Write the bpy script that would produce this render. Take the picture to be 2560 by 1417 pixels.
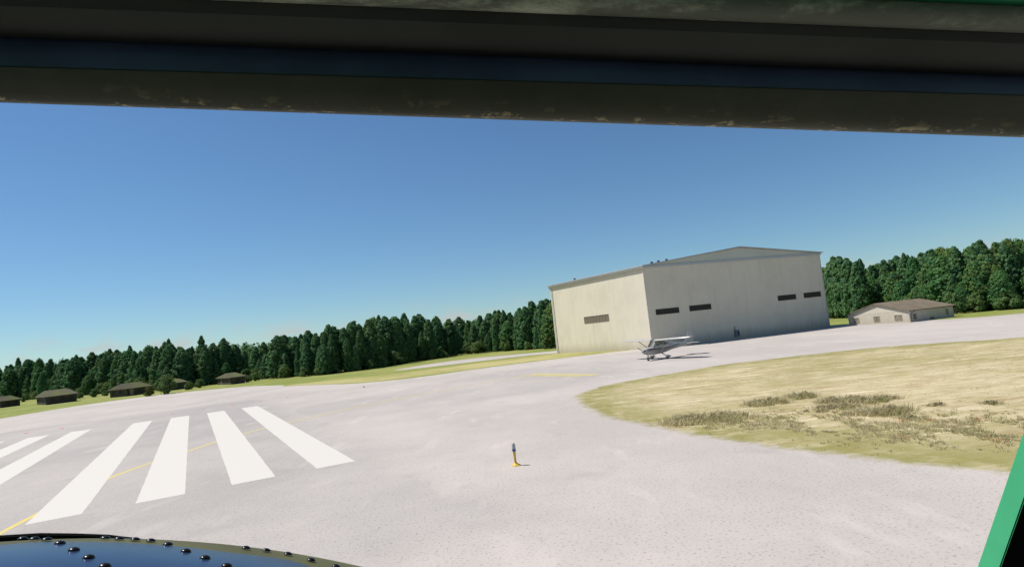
import bpy, bmesh, math, random
import numpy as np
from mathutils import Vector, Matrix, geometry
for o in list(bpy.data.objects): bpy.data.objects.remove(o)
SC = bpy.context.scene
COL = SC.collection
random.seed(7); RNG = np.random.default_rng(7)

# ------------------------------------------------------------------ camera
F, HCAM, PW, PH = 1511.333, 5.0992, 2560.0, 1417.0
CR = Vector((0.9943216, 0.00883141, -0.10604979)); CU = Vector((0.10641687, -0.08251753, 0.99089167)); CF = Vector((0, 0.99655048, 0.08298878))
EYE = Vector((0, 0, HCAM))
cd = bpy.data.cameras.new('camera'); cam = bpy.data.objects.new('camera', cd); COL.objects.link(cam)
cam.matrix_world = Matrix(((CR.x, CU.x, -CF.x, 0), (CR.y, CU.y, -CF.y, 0), (CR.z, CU.z, -CF.z, HCAM), (0, 0, 0, 1)))
cd.sensor_width = 36; cd.sensor_fit = 'HORIZONTAL'; cd.lens = 36 * F / PW; cd.clip_start = 0.05; cd.clip_end = 20000
SC.camera = cam
# ------------------------------------------------------------------ sky, sun, exposure
SUN_EL = math.radians(57)
SUN_DIR = Vector((-0.96 * math.cos(SUN_EL), 0.28 * math.cos(SUN_EL), math.sin(SUN_EL))).normalized()   # towards the sun
SUN_ROT = math.atan2(SUN_DIR.x, SUN_DIR.y)
w = bpy.data.worlds.new('World'); SC.world = w; w.use_nodes = True
nt = w.node_tree; nt.nodes.clear()
sky = nt.nodes.new('ShaderNodeTexSky'); sky.sky_type = 'NISHITA'; sky.sun_disc = False
sky.sun_elevation = SUN_EL; sky.sun_rotation = SUN_ROT; sky.altitude = 0; sky.air_density = 1.0; sky.dust_density = 0.0; sky.ozone_density = 3.0
bg = nt.nodes.new('ShaderNodeBackground'); bg.inputs['Strength'].default_value = 0.067
wo = nt.nodes.new('ShaderNodeOutputWorld')
# thin fair-weather cloud low over the horizon, all the way round
tc = nt.nodes.new('ShaderNodeTexCoord'); sep = nt.nodes.new('ShaderNodeSeparateXYZ'); nt.links.new(tc.outputs['Generated'], sep.inputs[0])
mp = nt.nodes.new('ShaderNodeMapping'); mp.inputs['Scale'].default_value = (1, 1, 2.6); nt.links.new(tc.outputs['Generated'], mp.inputs[0])
cn = nt.nodes.new('ShaderNodeTexNoise'); cn.inputs['Scale'].default_value = 16; cn.inputs['Detail'].default_value = 6; cn.inputs['Roughness'].default_value = 0.55; nt.links.new(mp.outputs[0], cn.inputs['Vector'])
r1 = nt.nodes.new('ShaderNodeMapRange'); r1.interpolation_type = 'SMOOTHSTEP'; r1.inputs[1].default_value = 0.47; r1.inputs[2].default_value = 0.68; nt.links.new(cn.outputs['Fac'], r1.inputs[0])
r2 = nt.nodes.new('ShaderNodeMapRange'); r2.interpolation_type = 'SMOOTHSTEP'; r2.inputs[1].default_value = 0.075; r2.inputs[2].default_value = 0.02; nt.links.new(sep.outputs['Z'], r2.inputs[0])
mu = nt.nodes.new('ShaderNodeMath'); mu.operation = 'MULTIPLY'; nt.links.new(r1.outputs[0], mu.inputs[0]); nt.links.new(r2.outputs[0], mu.inputs[1])
mu2 = nt.nodes.new('ShaderNodeMath'); mu2.operation = 'MULTIPLY'; nt.links.new(mu.outputs[0], mu2.inputs[0]); mu2.inputs[1].default_value = 0.75
mx = nt.nodes.new('ShaderNodeMix'); mx.data_type = 'RGBA'; nt.links.new(mu2.outputs[0], mx.inputs['Factor']); hs = nt.nodes.new('ShaderNodeMix'); hs.data_type = 'RGBA'; hs.blend_type = 'MULTIPLY'; hs.inputs['Factor'].default_value = 1; hs.inputs['B'].default_value = (0.76, 0.985, 1.13, 1); nt.links.new(sky.outputs[0], hs.inputs['A']); nt.links.new(hs.outputs['Result'], mx.inputs['A']); mx.inputs['B'].default_value = (6.6, 6.3, 6.3, 1)
nt.links.new(mx.outputs['Result'], bg.inputs['Color']); nt.links.new(bg.outputs[0], wo.inputs['Surface'])
sl = bpy.data.lights.new('sun', 'SUN'); sl.energy = 5.0; sl.angle = math.radians(0.53); sl.color = (1.0, 0.95, 0.88)
sun = bpy.data.objects.new('sun', sl); COL.objects.link(sun); sun.rotation_euler = (-SUN_DIR).to_track_quat('-Z', 'Y').to_euler(); sun.location = (-60, 20, 80)
SC.view_settings.view_transform = 'Standard'; SC.view_settings.look = 'None'; SC.view_settings.gamma = 1; SC.view_settings.use_curve_mapping = False
SC.view_settings.exposure = 0.31

# ------------------------------------------------------------------ helpers
def ray(px, py): return CF + CR * ((px - PW / 2) / F) - CU * ((py - PH / 2) / F)
def G(px, py, z=0.0):                      # point of the ground seen at a place in the picture
    d = ray(px, py); t = (z - HCAM) / d.z; p = EYE + d * t; return Vector((p.x, p.y, z))
def P(px, py, depth): return EYE + ray(px, py) * depth
def proj(p):
    q = Vector(p) - EYE; z = q.dot(CF); return PW / 2 + F * q.dot(CR) / z, PH / 2 - F * q.dot(CU) / z
def tag(o, label=None, cat=None, group=None, kind=None):
    if label: o['label'] = label
    if cat: o['category'] = cat
    if group: o['group'] = group
    if kind: o['kind'] = kind
    return o
def link(o, parent=None):
    COL.objects.link(o)
    if parent is not None:
        o.parent = parent; o.matrix_parent_inverse = Matrix.Translation(-parent.matrix_basis.translation) if False else Matrix()
    return o
def empty(name, loc=(0, 0, 0), rz=0):
    o = bpy.data.objects.new(name, None); o.location = loc; o.rotation_euler = (0, 0, rz); o.empty_display_size = 0.3
    COL.objects.link(o); return o
def mesh(name, v, f, mat, parent=None, smooth=False):
    me = bpy.data.meshes.new(name); me.from_pydata([tuple(a) for a in v], [], [tuple(a) for a in f]); me.update()
    if smooth: me.polygons.foreach_set('use_smooth', [True] * len(me.polygons))
    if mat: me.materials.append(mat)
    o = bpy.data.objects.new(name, me); COL.objects.link(o)
    if parent is not None: o.parent = parent
    return o
class MB:
    def __init__(s): s.v = []; s.f = []
    def add(s, v, f):
        n = len(s.v); s.v += [Vector(a) for a in v]; s.f += [tuple(i + n for i in a) for a in f]; return s
    def box(s, lo, hi, M=None):
        x0, y0, z0 = lo; x1, y1, z1 = hi
        v = [Vector(c) for c in ((x0,y0,z0),(x1,y0,z0),(x1,y1,z0),(x0,y1,z0),(x0,y0,z1),(x1,y0,z1),(x1,y1,z1),(x0,y1,z1))]
        if M is not None: v = [M @ a for a in v]
        return s.add(v, [(0,3,2,1),(4,5,6,7),(0,1,5,4),(1,2,6,5),(2,3,7,6),(3,0,4,7)])
    def tube(s, pts, rad, n=10, cap=True, flat=1.0, up=None):
        pts = [Vector(p) for p in pts]
        if not isinstance(rad, (list, tuple)): rad = [rad] * len(pts)
        base = len(s.v)
        for i, p in enumerate(pts):
            d = (pts[min(i + 1, len(pts) - 1)] - pts[max(i - 1, 0)]).normalized()
            a = Vector(up) if up else (Vector((0, 0, 1)) if abs(d.z) < 0.9 else Vector((0, 1, 0)))
            x = d.cross(a).normalized(); y = x.cross(d)
            for k in range(n):
                t = 2 * math.pi * k / n; s.v.append(p + x * math.cos(t) * rad[i] + y * math.sin(t) * rad[i] * flat)
        for i in range(len(pts) - 1):
            for k in range(n):
                a = base + i * n + k; b = base + i * n + (k + 1) % n; s.f.append((a, b, b + n, a + n))
        if cap: s.f.append(tuple(base + k for k in range(n))[::-1]); s.f.append(tuple(base + (len(pts) - 1) * n + k for k in range(n)))
        return s
    def lathe(s, prof, n=20, M=None):        # prof: (r, z)
        base = len(s.v); M = M or Matrix()
        for r, z in prof:
            for k in range(n):
                t = 2 * math.pi * k / n; s.v.append(M @ Vector((r * math.cos(t), r * math.sin(t), z)))
        for i in range(len(prof) - 1):
            for k in range(n):
                a = base + i * n + k; b = base + i * n + (k + 1) % n; s.f.append((a, b, b + n, a + n))
        return s
    def loft(s, rings, cap=True):
        base = len(s.v); n = len(rings[0])
        for r in rings: s.v += [Vector(p) for p in r]
        for i in range(len(rings) - 1):
            for k in range(n):
                a = base + i * n + k; b = base + i * n + (k + 1) % n; s.f.append((a, b, b + n, a + n))
        if cap: s.f.append(tuple(base + k for k in range(n))[::-1]); s.f.append(tuple(base + (len(rings) - 1) * n + k for k in range(n)))
        return s
    def build(s, name, mat, parent=None, smooth=False, bevel=0, fix=True):
        o = mesh(name, s.v, s.f, mat, parent, False)
        if fix or bevel or smooth:
            bm = bmesh.new(); bm.from_mesh(o.data)
            if fix: bmesh.ops.recalc_face_normals(bm, faces=bm.faces)
            if bevel: bmesh.ops.bevel(bm, geom=list(bm.edges), offset=bevel, segments=2, affect='EDGES', profile=0.6)
            if smooth:
                for f in bm.faces: f.smooth = True
                for e in bm.edges:
                    if len(e.link_faces) == 2 and e.calc_face_angle(0) > math.radians(40): e.smooth = False
            bm.to_mesh(o.data); bm.free()
        return o

def fast_mesh(name, v, f, mat):
    me = bpy.data.meshes.new(name); n = len(f); k_ = f.shape[1]
    me.vertices.add(len(v)); me.vertices.foreach_set('co', v.astype(np.float32).ravel())
    me.loops.add(n * k_); me.loops.foreach_set('vertex_index', f.astype(np.int32).ravel())
    me.polygons.add(n); me.polygons.foreach_set('loop_start', (np.arange(n) * k_).astype(np.int32))
    try: me.polygons.foreach_set('loop_total', np.full(n, k_, np.int32))
    except Exception: pass
    me.update(calc_edges=True); me.validate(); me.materials.append(mat); return me
# ------------------------------------------------------------------ materials
class N:
    def __init__(s, name):
        s.m = bpy.data.materials.new(name); s.m.use_nodes = True; s.t = s.m.node_tree; s.b = s.t.nodes['Principled BSDF']; s.out = s.t.nodes['Material Output']
        s.co = s.t.nodes.new('ShaderNodeTexCoord')
    def n(s, kind, **kw):
        q = s.t.nodes.new('ShaderNode' + kind)
        for k, v in kw.items(): setattr(q, k, v)
        return q
    def l(s, a, b): s.t.links.new(a, b)
    def noise(s, scale, detail=4, rough=0.55, stretch=(1, 1, 1), coord='Object', loc=(0, 0, 0), dist=0):
        m = s.n('Mapping'); m.inputs['Scale'].default_value = stretch; m.inputs['Location'].default_value = loc; s.l(s.co.outputs[coord], m.inputs[0])
        q = s.n('TexNoise'); q.inputs['Scale'].default_value = scale; q.inputs['Detail'].default_value = detail; q.inputs['Roughness'].default_value = rough; q.inputs['Distortion'].default_value = dist
        s.l(m.outputs[0], q.inputs['Vector']); return q.outputs['Fac']
    def mr(s, x, a, b, c=0.0, d=1.0, smooth=True):
        q = s.n('MapRange'); q.interpolation_type = 'SMOOTHSTEP' if smooth else 'LINEAR'
        for i, v in enumerate((a, b, c, d)): q.inputs[i + 1].default_value = v
        s.l(x, q.inputs[0]); return q.outputs[0]
    def math(s, op, a, b=None):
        q = s.n('Math', operation=op)
        for i, v in enumerate((a, b)):
            if v is None: continue
            if isinstance(v, (int, float)): q.inputs[i].default_value = v
            else: s.l(v, q.inputs[i])
        return q.outputs[0]
    def mix(s, fac, a, b, blend='MIX'):
        q = s.n('Mix', data_type='RGBA', blend_type=blend)
        if isinstance(fac, (int, float)): q.inputs['Factor'].default_value = fac
        else: s.l(fac, q.inputs['Factor'])
        for k, v in (('A', a), ('B', b)):
            if isinstance(v, (tuple, list)): q.inputs[k].default_value = (*v[:3], 1)
            else: s.l(v, q.inputs[k])
        return q.outputs['Result']
    def color(s, c):
        if isinstance(c, (tuple, list)): s.b.inputs['Base Color'].default_value = (*c[:3], 1)
        else: s.l(c, s.b.inputs['Base Color'])
        return s
    def rough(s, r, spec=0.5, metal=0):
        if isinstance(r, (int, float)): s.b.inputs['Roughness'].default_value = r
        else: s.l(r, s.b.inputs['Roughness'])
        s.b.inputs['Specular IOR Level'].default_value = spec; s.b.inputs['Metallic'].default_value = metal; return s
    def bump(s, h, strength=0.3, dist=0.02):
        q = s.n('Bump'); q.inputs['Strength'].default_value = strength; q.inputs['Distance'].default_value = dist; s.l(h, q.inputs['Height']); s.l(q.outputs[0], s.b.inputs['Normal']); return s
    def alpha(s, a): s.l(a, s.b.inputs['Alpha']); return s

def paint(name, c, rough=0.5, spec=0.4, var=0.12, scale=6, metal=0):
    k = N(name); x = k.noise(scale, 5); 
    k.color(k.mix(k.mr(x, 0.3, 0.7), tuple(a * (1 - var) for a in c), tuple(min(1, a * (1 + var)) for a in c))).rough(rough, spec, metal); return k.m

def grass_color(k, dry, green, dark, ratio, sc=1.0, streak=0.35, mottle=0.0):
    big = k.noise(0.05 * sc, 4, 0.6); mid = k.noise(0.30 * sc, 6, 0.65, loc=(9, 3, 0)); fine = k.noise(1.5, 7, 0.72, stretch=(0.38, 1.35, 1)); vf = k.noise(11, 4, 0.75, stretch=(0.5, 1, 1))
    f = k.mr(k.math('ADD', k.math('MULTIPLY', big, 0.6), k.math('MULTIPLY', mid, 0.4)), 0.5 - 0.12 + ratio, 0.5 + 0.12 + ratio)
    c = k.mix(f, dry, green)
    c = k.mix(k.mr(mid, 0.50, 0.72, 0, 0.45), c, tuple(a * 1.22 for a in dry))
    c = k.mix(k.mr(fine, 0.46, 0.74, 0, 0.62), c, dark)
    c = k.mix(k.mr(fine, 0.47, 0.27, 0, 0.55), c, tuple(a * 1.25 for a in dry))
    c = k.mix(k.mr(vf, 0.45, 0.8, 0, 0.2), c, tuple(a * 0.7 for a in dark))
    if mottle:
        c = k.mix(k.mr(k.noise(0.55, 7, 0.7, loc=(8, 21, 0)), 0.48, 0.62, 0, mottle), c, green); c = k.mix(k.mr(k.noise(4.5, 5, 0.75, stretch=(0.6, 1, 1)), 0.5, 0.68, 0, mottle), c, dark)
    s1 = k.noise(0.8, 8, 0.78, stretch=(0.3, 1.5, 1), loc=(3, 11, 0)); s2 = k.noise(0.9, 8, 0.78, stretch=(0.28, 1.4, 1), loc=(17, 5, 0))
    c = k.mix(k.mr(s1, 0.50, 0.66, 0, streak), c, tuple(min(1, a * b) for a, b in zip(dry, (1.32, 1.34, 1.5))))
    c = k.mix(k.mr(s2, 0.52, 0.68, 0, streak), c, (dark[0] * 1.12, dark[1] * 0.98, dark[2] * 0.95))
    return c, k.math('ADD', fine, k.math('MULTIPLY', vf, 0.4))
def pave_color(k, base, dark, blotch=0.5):
    big = k.noise(0.045, 5, 0.6); big2 = k.noise(0.16, 5, 0.6, stretch=(1, 0.45, 1), loc=(5, 2, 0)); mid = k.noise(0.8, 6, 0.7); spk = k.noise(12, 4, 0.7); spk2 = k.noise(30, 3, 0.7); wrn = k.noise(0.5, 6, 0.6, stretch=(1, 0.3, 1), loc=(2, 7, 0)); stn = k.noise(0.35, 4, 0.55, loc=(31, 8, 0))
    c = k.mix(k.mr(big, 0.40, 0.60, 0, blotch * 1.3), base, dark)
    c = k.mix(k.mr(big2, 0.45, 0.7, 0, blotch * 0.8), c, dark)
    c = k.mix(k.mr(big2, 0.5, 0.28, 0, 0.35), c, tuple(a * 1.1 for a in base))
    c = k.mix(k.mr(mid, 0.45, 0.8, 0, 0.25), c, tuple(a * 0.85 for a in dark))
    c = k.mix(k.mr(spk, 0.54, 0.68, 0, 0.75), c, tuple(a * 0.45 for a in dark))
    c = k.mix(k.mr(spk2, 0.46, 0.3, 0, 0.35), c, tuple(a * 1.18 for a in base))
    c = k.mix(k.mr(wrn, 0.56, 0.70, 0, 0.5), c, tuple(a * 1.13 for a in base))
    c = k.mix(k.mr(stn, 0.60, 0.74, 0, 0.30), c, tuple(a * 0.75 for a in dark))
    return c, k.math('ADD', spk, spk2)
def fringe(k, sc, amp=1.2, soft=0.5):       # 0 at the worn edge of a sheet, 1 inside, broken up by noise
    a = k.n('Attribute'); a.attribute_name = 'edge'
    n = k.noise(sc, 5, 0.7); n2 = k.noise(0.25, 3)
    t = k.math('ADD', a.outputs['Fac'], k.math('MULTIPLY', k.math('SUBTRACT', k.math('ADD', k.math('MULTIPLY', n, .6), k.math('MULTIPLY', n2, .4)), 0.5), amp))
    return k.mr(t, 0.5 - soft / 2, 0.5 + soft / 2)
FIELD = dict(dry=(0.30, 0.29, 0.105), green=(0.17, 0.205, 0.045), dark=(0.12, 0.135, 0.04), ratio=-0.05)
STRIP = dict(dry=(0.40, 0.355, 0.16), green=(0.22, 0.225, 0.06), dark=(0.19, 0.165, 0.07), ratio=0.02)
ISLE = dict(dry=(0.465, 0.40, 0.25), green=(0.25, 0.225, 0.085), dark=(0.23, 0.17, 0.085), ratio=0.02, streak=0.9, mottle=0.42)
APRON = dict(base=(0.442, 0.401, 0.369), dark=(0.362, 0.333, 0.309))
RUNWAY = dict(base=(0.395, 0.363, 0.338), dark=(0.328, 0.305, 0.287), blotch=0.7)
TAXI = dict(base=(0.413, 0.377, 0.35), dark=(0.35, 0.323, 0.302), blotch=0.8)
def sheet_mat(name, fn, args, under=None, uargs=None, sc=0.7, amp=1.2, soft=0.5, rim=None):
    k = N(name); c, h = fn(k, **args)
    if rim:
        ra = k.n('Attribute'); ra.attribute_name = 'rim'; c = k.mix(k.math('MULTIPLY', k.mr(k.noise(0.5, 5, 0.7), 0.32, 0.6, 0.15, 0.9), ra.outputs['Fac']), c, rim)
    if under: c = k.mix(fringe(k, sc, amp, soft), under(k, **uargs)[0], c)
    k.color(c).rough(0.92, 0.1)
    if fn is pave_color: k.bump(h, 0.3, 0.012)
    return k.m
M_FIELD = sheet_mat('field_grass', grass_color, FIELD)
M_STRIP = sheet_mat('strip_grass', grass_color, STRIP, grass_color, FIELD)
M_ISLE = sheet_mat('island_grass', grass_color, ISLE, pave_color, APRON, 1.8, 1.5, rim=(0.215, 0.20, 0.065))
M_APRON = sheet_mat('apron_concrete', pave_color, APRON, grass_color, FIELD)
M_RUNWAY = sheet_mat('runway_concrete', pave_color, RUNWAY, pave_color, APRON, 0.25, 0.8, 0.9)
M_TAXI = sheet_mat('taxiway_concrete', pave_color, TAXI, pave_color, APRON, 0.25, 0.8, 0.9)
M_ROAD = sheet_mat('road_concrete', pave_color, APRON, grass_color, FIELD)

# ------------------------------------------------------------------ ground sheets
def ground_sheet():
    n = 40; v = []; f = []
    for j in range(n + 1):
        for i in range(n + 1): v.append((-3000 + 6000 * i / n, -3000 + 6000 * j / n, 0))
    for j in range(n):
        for i in range(n): a = j * (n + 1) + i; f.append((a, a + 1, a + n + 2, a + n + 1))
    return tag(mesh('ground', v, f, M_FIELD), kind='structure', label='grass field around the airfield, green and straw yellow')
ground_sheet()
def smooth_ring(pts, step=2.0, closed=True):
    out = []
    n = len(pts)
    for i in range(n if closed else n - 1):
        p0, p1, p2, p3 = (pts[(i + k - 1) % n] if closed else pts[min(max(i + k - 1, 0), n - 1)] for k in range(4))
        m = max(1, int((p2 - p1).length / step))
        for k in range(m):
            t = k / m
            out.append(0.5 * ((2 * p1) + (p2 - p0) * t + (2 * p0 - 5 * p1 + 4 * p2 - p3) * t * t + (3 * p1 - p0 - 3 * p2 + p3) * t ** 3))
    if not closed: out.append(pts[-1].copy())
    return out
def patch(name, pts, z, mat, width, parent=None, step=2.0, curve=True, jitter=0.0, z_out=0.0045, rim=0):
    pts = [Vector((p[0], p[1])) for p in pts]
    ring = smooth_ring(pts, step) if curve else pts
    n = len(ring); area = sum(ring[i].x * ring[(i + 1) % n].y - ring[(i + 1) % n].x * ring[i].y for i in range(n))
    if area < 0: ring = ring[::-1]
    inner = []
    outer = []
    for i in range(n):
        d = (ring[(i + 1) % n] - ring[i - 1]).normalized(); nn = Vector((-d.y, d.x)); j = random.uniform(-jitter, jitter)
        inner.append(ring[i] + nn * (width * 0.5 + j)); outer.append(ring[i] - nn * (width * 0.5 - j))
    v = [(p.x, p.y, z_out) for p in outer] + [(p.x, p.y, z) for p in inner]
    f = [(i, (i + 1) % n, n + (i + 1) % n, n + i) for i in range(n)]
    fill, base_i = inner, n
    if rim:
        fill = [p + (Vector((-(inner[(i + 1) % n] - inner[i - 1]).y, (inner[(i + 1) % n] - inner[i - 1]).x)).normalized()) * rim for i, p in enumerate(inner)]
        v += [(p.x, p.y, z) for p in fill]; f += [(n + i, n + (i + 1) % n, 2 * n + (i + 1) % n, 2 * n + i) for i in range(n)]; base_i = 2 * n
    for t in geometry.tessellate_polygon([[Vector((p.x, p.y, 0)) for p in fill]]):
        a, b, c = t; A, B, C_ = fill[a], fill[b], fill[c]
        if (B - A).cross(C_ - A) < 0: b, c = c, b
        f.append((base_i + a, base_i + b, base_i + c))
    o = mesh(name, v, f, mat, parent)
    at = o.data.attributes.new('edge', 'FLOAT', 'POINT'); at.data.foreach_set('value', [0.0] * n + [1.0] * (len(v) - n))
    if rim: at = o.data.attributes.new('rim', 'FLOAT', 'POINT'); at.data.foreach_set('value', [1.0] * (2 * n) + [0.0] * n)
    return o
px = lambda L: [G(*p) for p in L]
apron_pts = px([(-260, 1090), (0, 1046), (230, 1009), (430, 983), (600, 967), (690, 963), (790, 962), (930, 955), (1060, 941), (1200, 921), (1340, 903), (1480, 886), (1590, 872)]) + \
    [Vector((30, 118, 0)), Vector((56, 124, 0))] + px([(2125, 810), (2260, 803), (2400, 796), (2560, 783), (2680, 772)]) + \
    [Vector((150, 90, 0)), Vector((150, -60, 0)), Vector((-150, -60, 0)), Vector((-150, 40, 0))]
tag(patch('apron', apron_pts, 0.004, M_APRON, 1.2, step=2.5, jitter=0.15, z_out=0.0005), kind='structure', label='pale pinkish grey concrete apron and taxiway')
# runway with its painted threshold bars
TH = 0.4952; AX = Vector((math.cos(TH), math.sin(TH), 0)); AY = Vector((-math.sin(TH), math.cos(TH), 0)); O0 = Vector((-8.142, 28.732, 0))
WS = 1.75
rl = lambda a, b: O0 + AX * a + AY * b
runway = patch('runway', [rl(1.4, -14), rl(1.4, 20), rl(1.4, 54), rl(0.4, 62), rl(-31, 62), rl(-31, -14)], 0.009, M_RUNWAY, 5.0, curve=False)
tag(runway, kind='structure', label='slightly darker concrete runway end under the white threshold bars')
k = N('white_marking'); a = k.noise(1.3, 6, 0.7); b = k.noise(18, 3, 0.7)
k.color(k.mix(k.mr(b, 0.5, 0.8, 0, 0.25), k.mix(k.mr(a, 0.5, 0.8, 0, 0.3), (0.53, 0.50, 0.455), (0.495, 0.465, 0.43)), (0.45, 0.42, 0.41))).rough(0.8, 0.2)
M_WHITE = k.m
def stripe_mesh():
    n = 60; v = []; f = []
    for i in range(n + 1):
        y = 47.5 * i / n
        v += [(-WS + random.uniform(-.012, .012), y, 0), (random.uniform(-.012, .012), y, 0)]
        if i: a = 2 * i; f.append((a - 2, a - 1, a + 1, a))
    return v, f
for i in range(7):
    v, f = stripe_mesh(); o = mesh('threshold_stripe', v, f, M_WHITE, runway)
    off = -i * 2 * WS - (1.063 * WS if i >= 4 else 0)
    p = rl(off, 0); o.location = (p.x, p.y, 0.014); o.rotation_euler = (0, 0, TH)
k = N('yellow_marking'); a = k.noise(2.0, 6, 0.7)
k.color(k.mix(k.mr(a, 0.42, 0.7, 0, 0.55), (0.56, 0.46, 0.12), (0.46, 0.41, 0.25))).rough(0.8, 0.2); M_YEL = k.m
def ribbon(name, pts, wid, z, mat, parent):
    pts = smooth_ring([Vector((p.x, p.y)) for p in pts], 0.8, False); v = []; f = []
    for i, p in enumerate(pts):
        d = (pts[min(i + 1, len(pts) - 1)] - pts[max(i - 1, 0)]).normalized(); n = Vector((-d.y, d.x)) * wid / 2
        v += [(p.x + n.x, p.y + n.y, z), (p.x - n.x, p.y - n.y, z)]
        if i: a = 2 * i; f.append((a - 2, a - 1, a + 1, a))
    return mesh(name, v, f, mat, parent)
ribbon('yellow_line', px([(-120, 1405), (0, 1333), (92, 1285), (180, 1238), (270, 1196), (380, 1156), (480, 1124), (600, 1086), (760, 1047), (880, 1020), (1000, 996), (1150, 967), (1310, 940)]), 0.24, 0.0115, M_YEL, runway)
# holding-position bars across the taxiway
hp0, hp1 = G(1318, 937), G(1480, 939); hd = (hp1 - hp0).normalized(); hn = Vector((-hd.y, hd.x, 0))
taxi = patch('taxiway', px([(700, 1030), (1000, 975), (1300, 925), (1560, 893), (1700, 878), (1760, 886), (1560, 925), (1420, 965), (1150, 1010), (850, 1050)]), 0.0065, M_TAXI, 4.0, step=3)
tag(taxi, kind='structure', label='slightly darker taxiway leading towards the parked aircraft')
for q in range(2):
    c = hn * (0.95 - q * 0.7); ribbon('hold_line', [hp0 + c, hp1 + c], 0.42, 0.014, M_YEL, taxi)
for q in range(2):
    c = hn * (-0.45 - q * 0.6); L = (hp1 - hp0).length; t = 0
    while t < L - 0.9:
        ribbon('hold_dash', [hp0 + c + hd * t, hp0 + c + hd * (t + 0.9)], 0.34, 0.014, M_YEL, taxi); t += 1.8
# grass on the paving and the road behind
isle_px = [(1442, 990), (1500, 967), (1640, 940), (1800, 913), (2000, 889), (2200, 868), (2400, 854), (2560, 843), (2760, 828)]
isle = px(isle_px) + [Vector((72, 57, 0)), Vector((75, 46, 0)), Vector((66, 35, 0)), Vector((48, 27, 0))] + px([(2760, 1203), (2500, 1176), (2250, 1152), (2050, 1129), (1850, 1103), (1700, 1079), (1540, 1046), (1465, 1015)])
def field_patch(name, pts, z, mat, width, rim, cell=0.6):
    ring = smooth_ring([Vector((p.x, p.y)) for p in pts[:9]], 1.0, False) + [Vector((p.x, p.y)) for p in pts[9:-8]] + smooth_ring([Vector((p.x, p.y)) for p in pts[-8:] + pts[:1]], 1.0, False)
    A = np.array([(p.x, p.y) for p in ring]); B = np.roll(A, -1, 0); lo, hi = A.min(0) - 3, A.max(0) + 3
    nx, ny = (np.ceil((hi - lo) / cell).astype(int) + 1); X, Y = np.meshgrid(lo[0] + np.arange(nx) * cell, lo[1] + np.arange(ny) * cell); Q = np.stack([X.ravel(), Y.ravel()], 1)
    dist = np.full(len(Q), 1e9); ins = np.zeros(len(Q), bool)
    for a, b in zip(A, B):
        ab = b - a; t = np.clip(((Q - a) @ ab) / (ab @ ab + 1e-9), 0, 1); dist = np.minimum(dist, np.linalg.norm(Q - a - t[:, None] * ab, axis=1))
        ins ^= ((a[1] > Q[:, 1]) != (b[1] > Q[:, 1])) & (Q[:, 0] < (b[0] - a[0]) * (Q[:, 1] - a[1]) / (b[1] - a[1] + 1e-12) + a[0])
    sd = np.where(ins, dist, -dist); e = np.clip(sd / width + 0.5, 0, 1); rm = np.clip(1 - (sd - width / 2) / rim, 0, 1)
    idx = np.arange(nx * ny).reshape(ny, nx); qd = np.stack([idx[:-1, :-1], idx[:-1, 1:], idx[1:, 1:], idx[1:, :-1]], -1).reshape(-1, 4); qd = qd[(sd[qd] > -width * 0.75).any(1)]
    use = np.unique(qd); mp2 = np.full(len(Q), -1); mp2[use] = np.arange(len(use)); v3 = np.hstack([Q[use], (0.0045 + (z - 0.0045) * e[use])[:, None]])
    me = fast_mesh(name, v3, mp2[qd], mat)
    for nm_, val in (('edge', e[use]), ('rim', rm[use])): at = me.attributes.new(nm_, 'FLOAT', 'POINT'); at.data.foreach_set('value', val.astype(np.float32))
    o = bpy.data.objects.new(name, me); COL.objects.link(o); return o
tag(field_patch('grass_island', isle, 0.010, M_ISLE, 1.8, 3.6), kind='structure', label='dry straw and green grass island between the taxiways')
tag(patch('grass_strip', px([(720, 962), (930, 940), (1060, 925), (1200, 906), (1330, 890), (1480, 874), (1600, 862), (1600, 871), (1480, 885), (1340, 901), (1200, 919), (1060, 938), (930, 953), (800, 960)]), 0.012, M_STRIP, 1.5, step=2), kind='structure', label='straw coloured grass strip between apron and back road')
tag(patch('service_road', px([(985, 926), (1100, 906), (1220, 892), (1330, 882), (1400, 876), (1480, 868), (1480, 873), (1400, 881.5), (1330, 887.5), (1220, 900), (1100, 914)]), 0.008, M_ROAD, 1.5, step=2), kind='structure', label='narrow pale service road running behind the grass strip to the hangar')

# ------------------------------------------------------------------ hangar
def wall_material(name, base, stain, dirt, rib=0):
    k = N(name)
    st = k.noise(1.0, 6, 0.65, stretch=(1.1, 1.1, 0.07)); st2 = k.noise(3.2, 5, 0.7, stretch=(1, 1, 0.10), loc=(4, 1, 0)); blot = k.noise(0.22, 5, 0.6)
    c = k.mix(k.mr(st, 0.48, 0.74, 0, 0.5), base, stain)
    c = k.mix(k.mr(st2, 0.55, 0.8, 0, 0.4), c, tuple(a * 0.8 for a in stain))
    c = k.mix(k.mr(blot, 0.4, 0.7, 0, 0.3), c, tuple(a * 0.9 for a in stain))
    sp = k.n('SeparateXYZ'); k.l(k.co.outputs['Object'], sp.inputs[0])
    dz = k.math('ADD', sp.outputs['Z'], k.math('MULTIPLY', k.math('SUBTRACT', st2, 0.5), 3.0))
    c = k.mix(k.mr(dz, 2.2, -0.3, 0, 0.6), c, dirt)
    k.color(c).rough(0.8, 0.2).bump(k.noise(5, 5, 0.7), 0.15, 0.03); return k.m
M_HWALL = wall_material('hangar_wall_paint', (0.65, 0.60, 0.475), (0.53, 0.485, 0.38), (0.31, 0.27, 0.185))
M_TRIM = paint('hangar_trim', (0.50, 0.48, 0.42), 0.6)
M_ROOFM = paint('hangar_roof_metal', (0.42, 0.44, 0.44), 0.5, 0.4)
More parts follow.
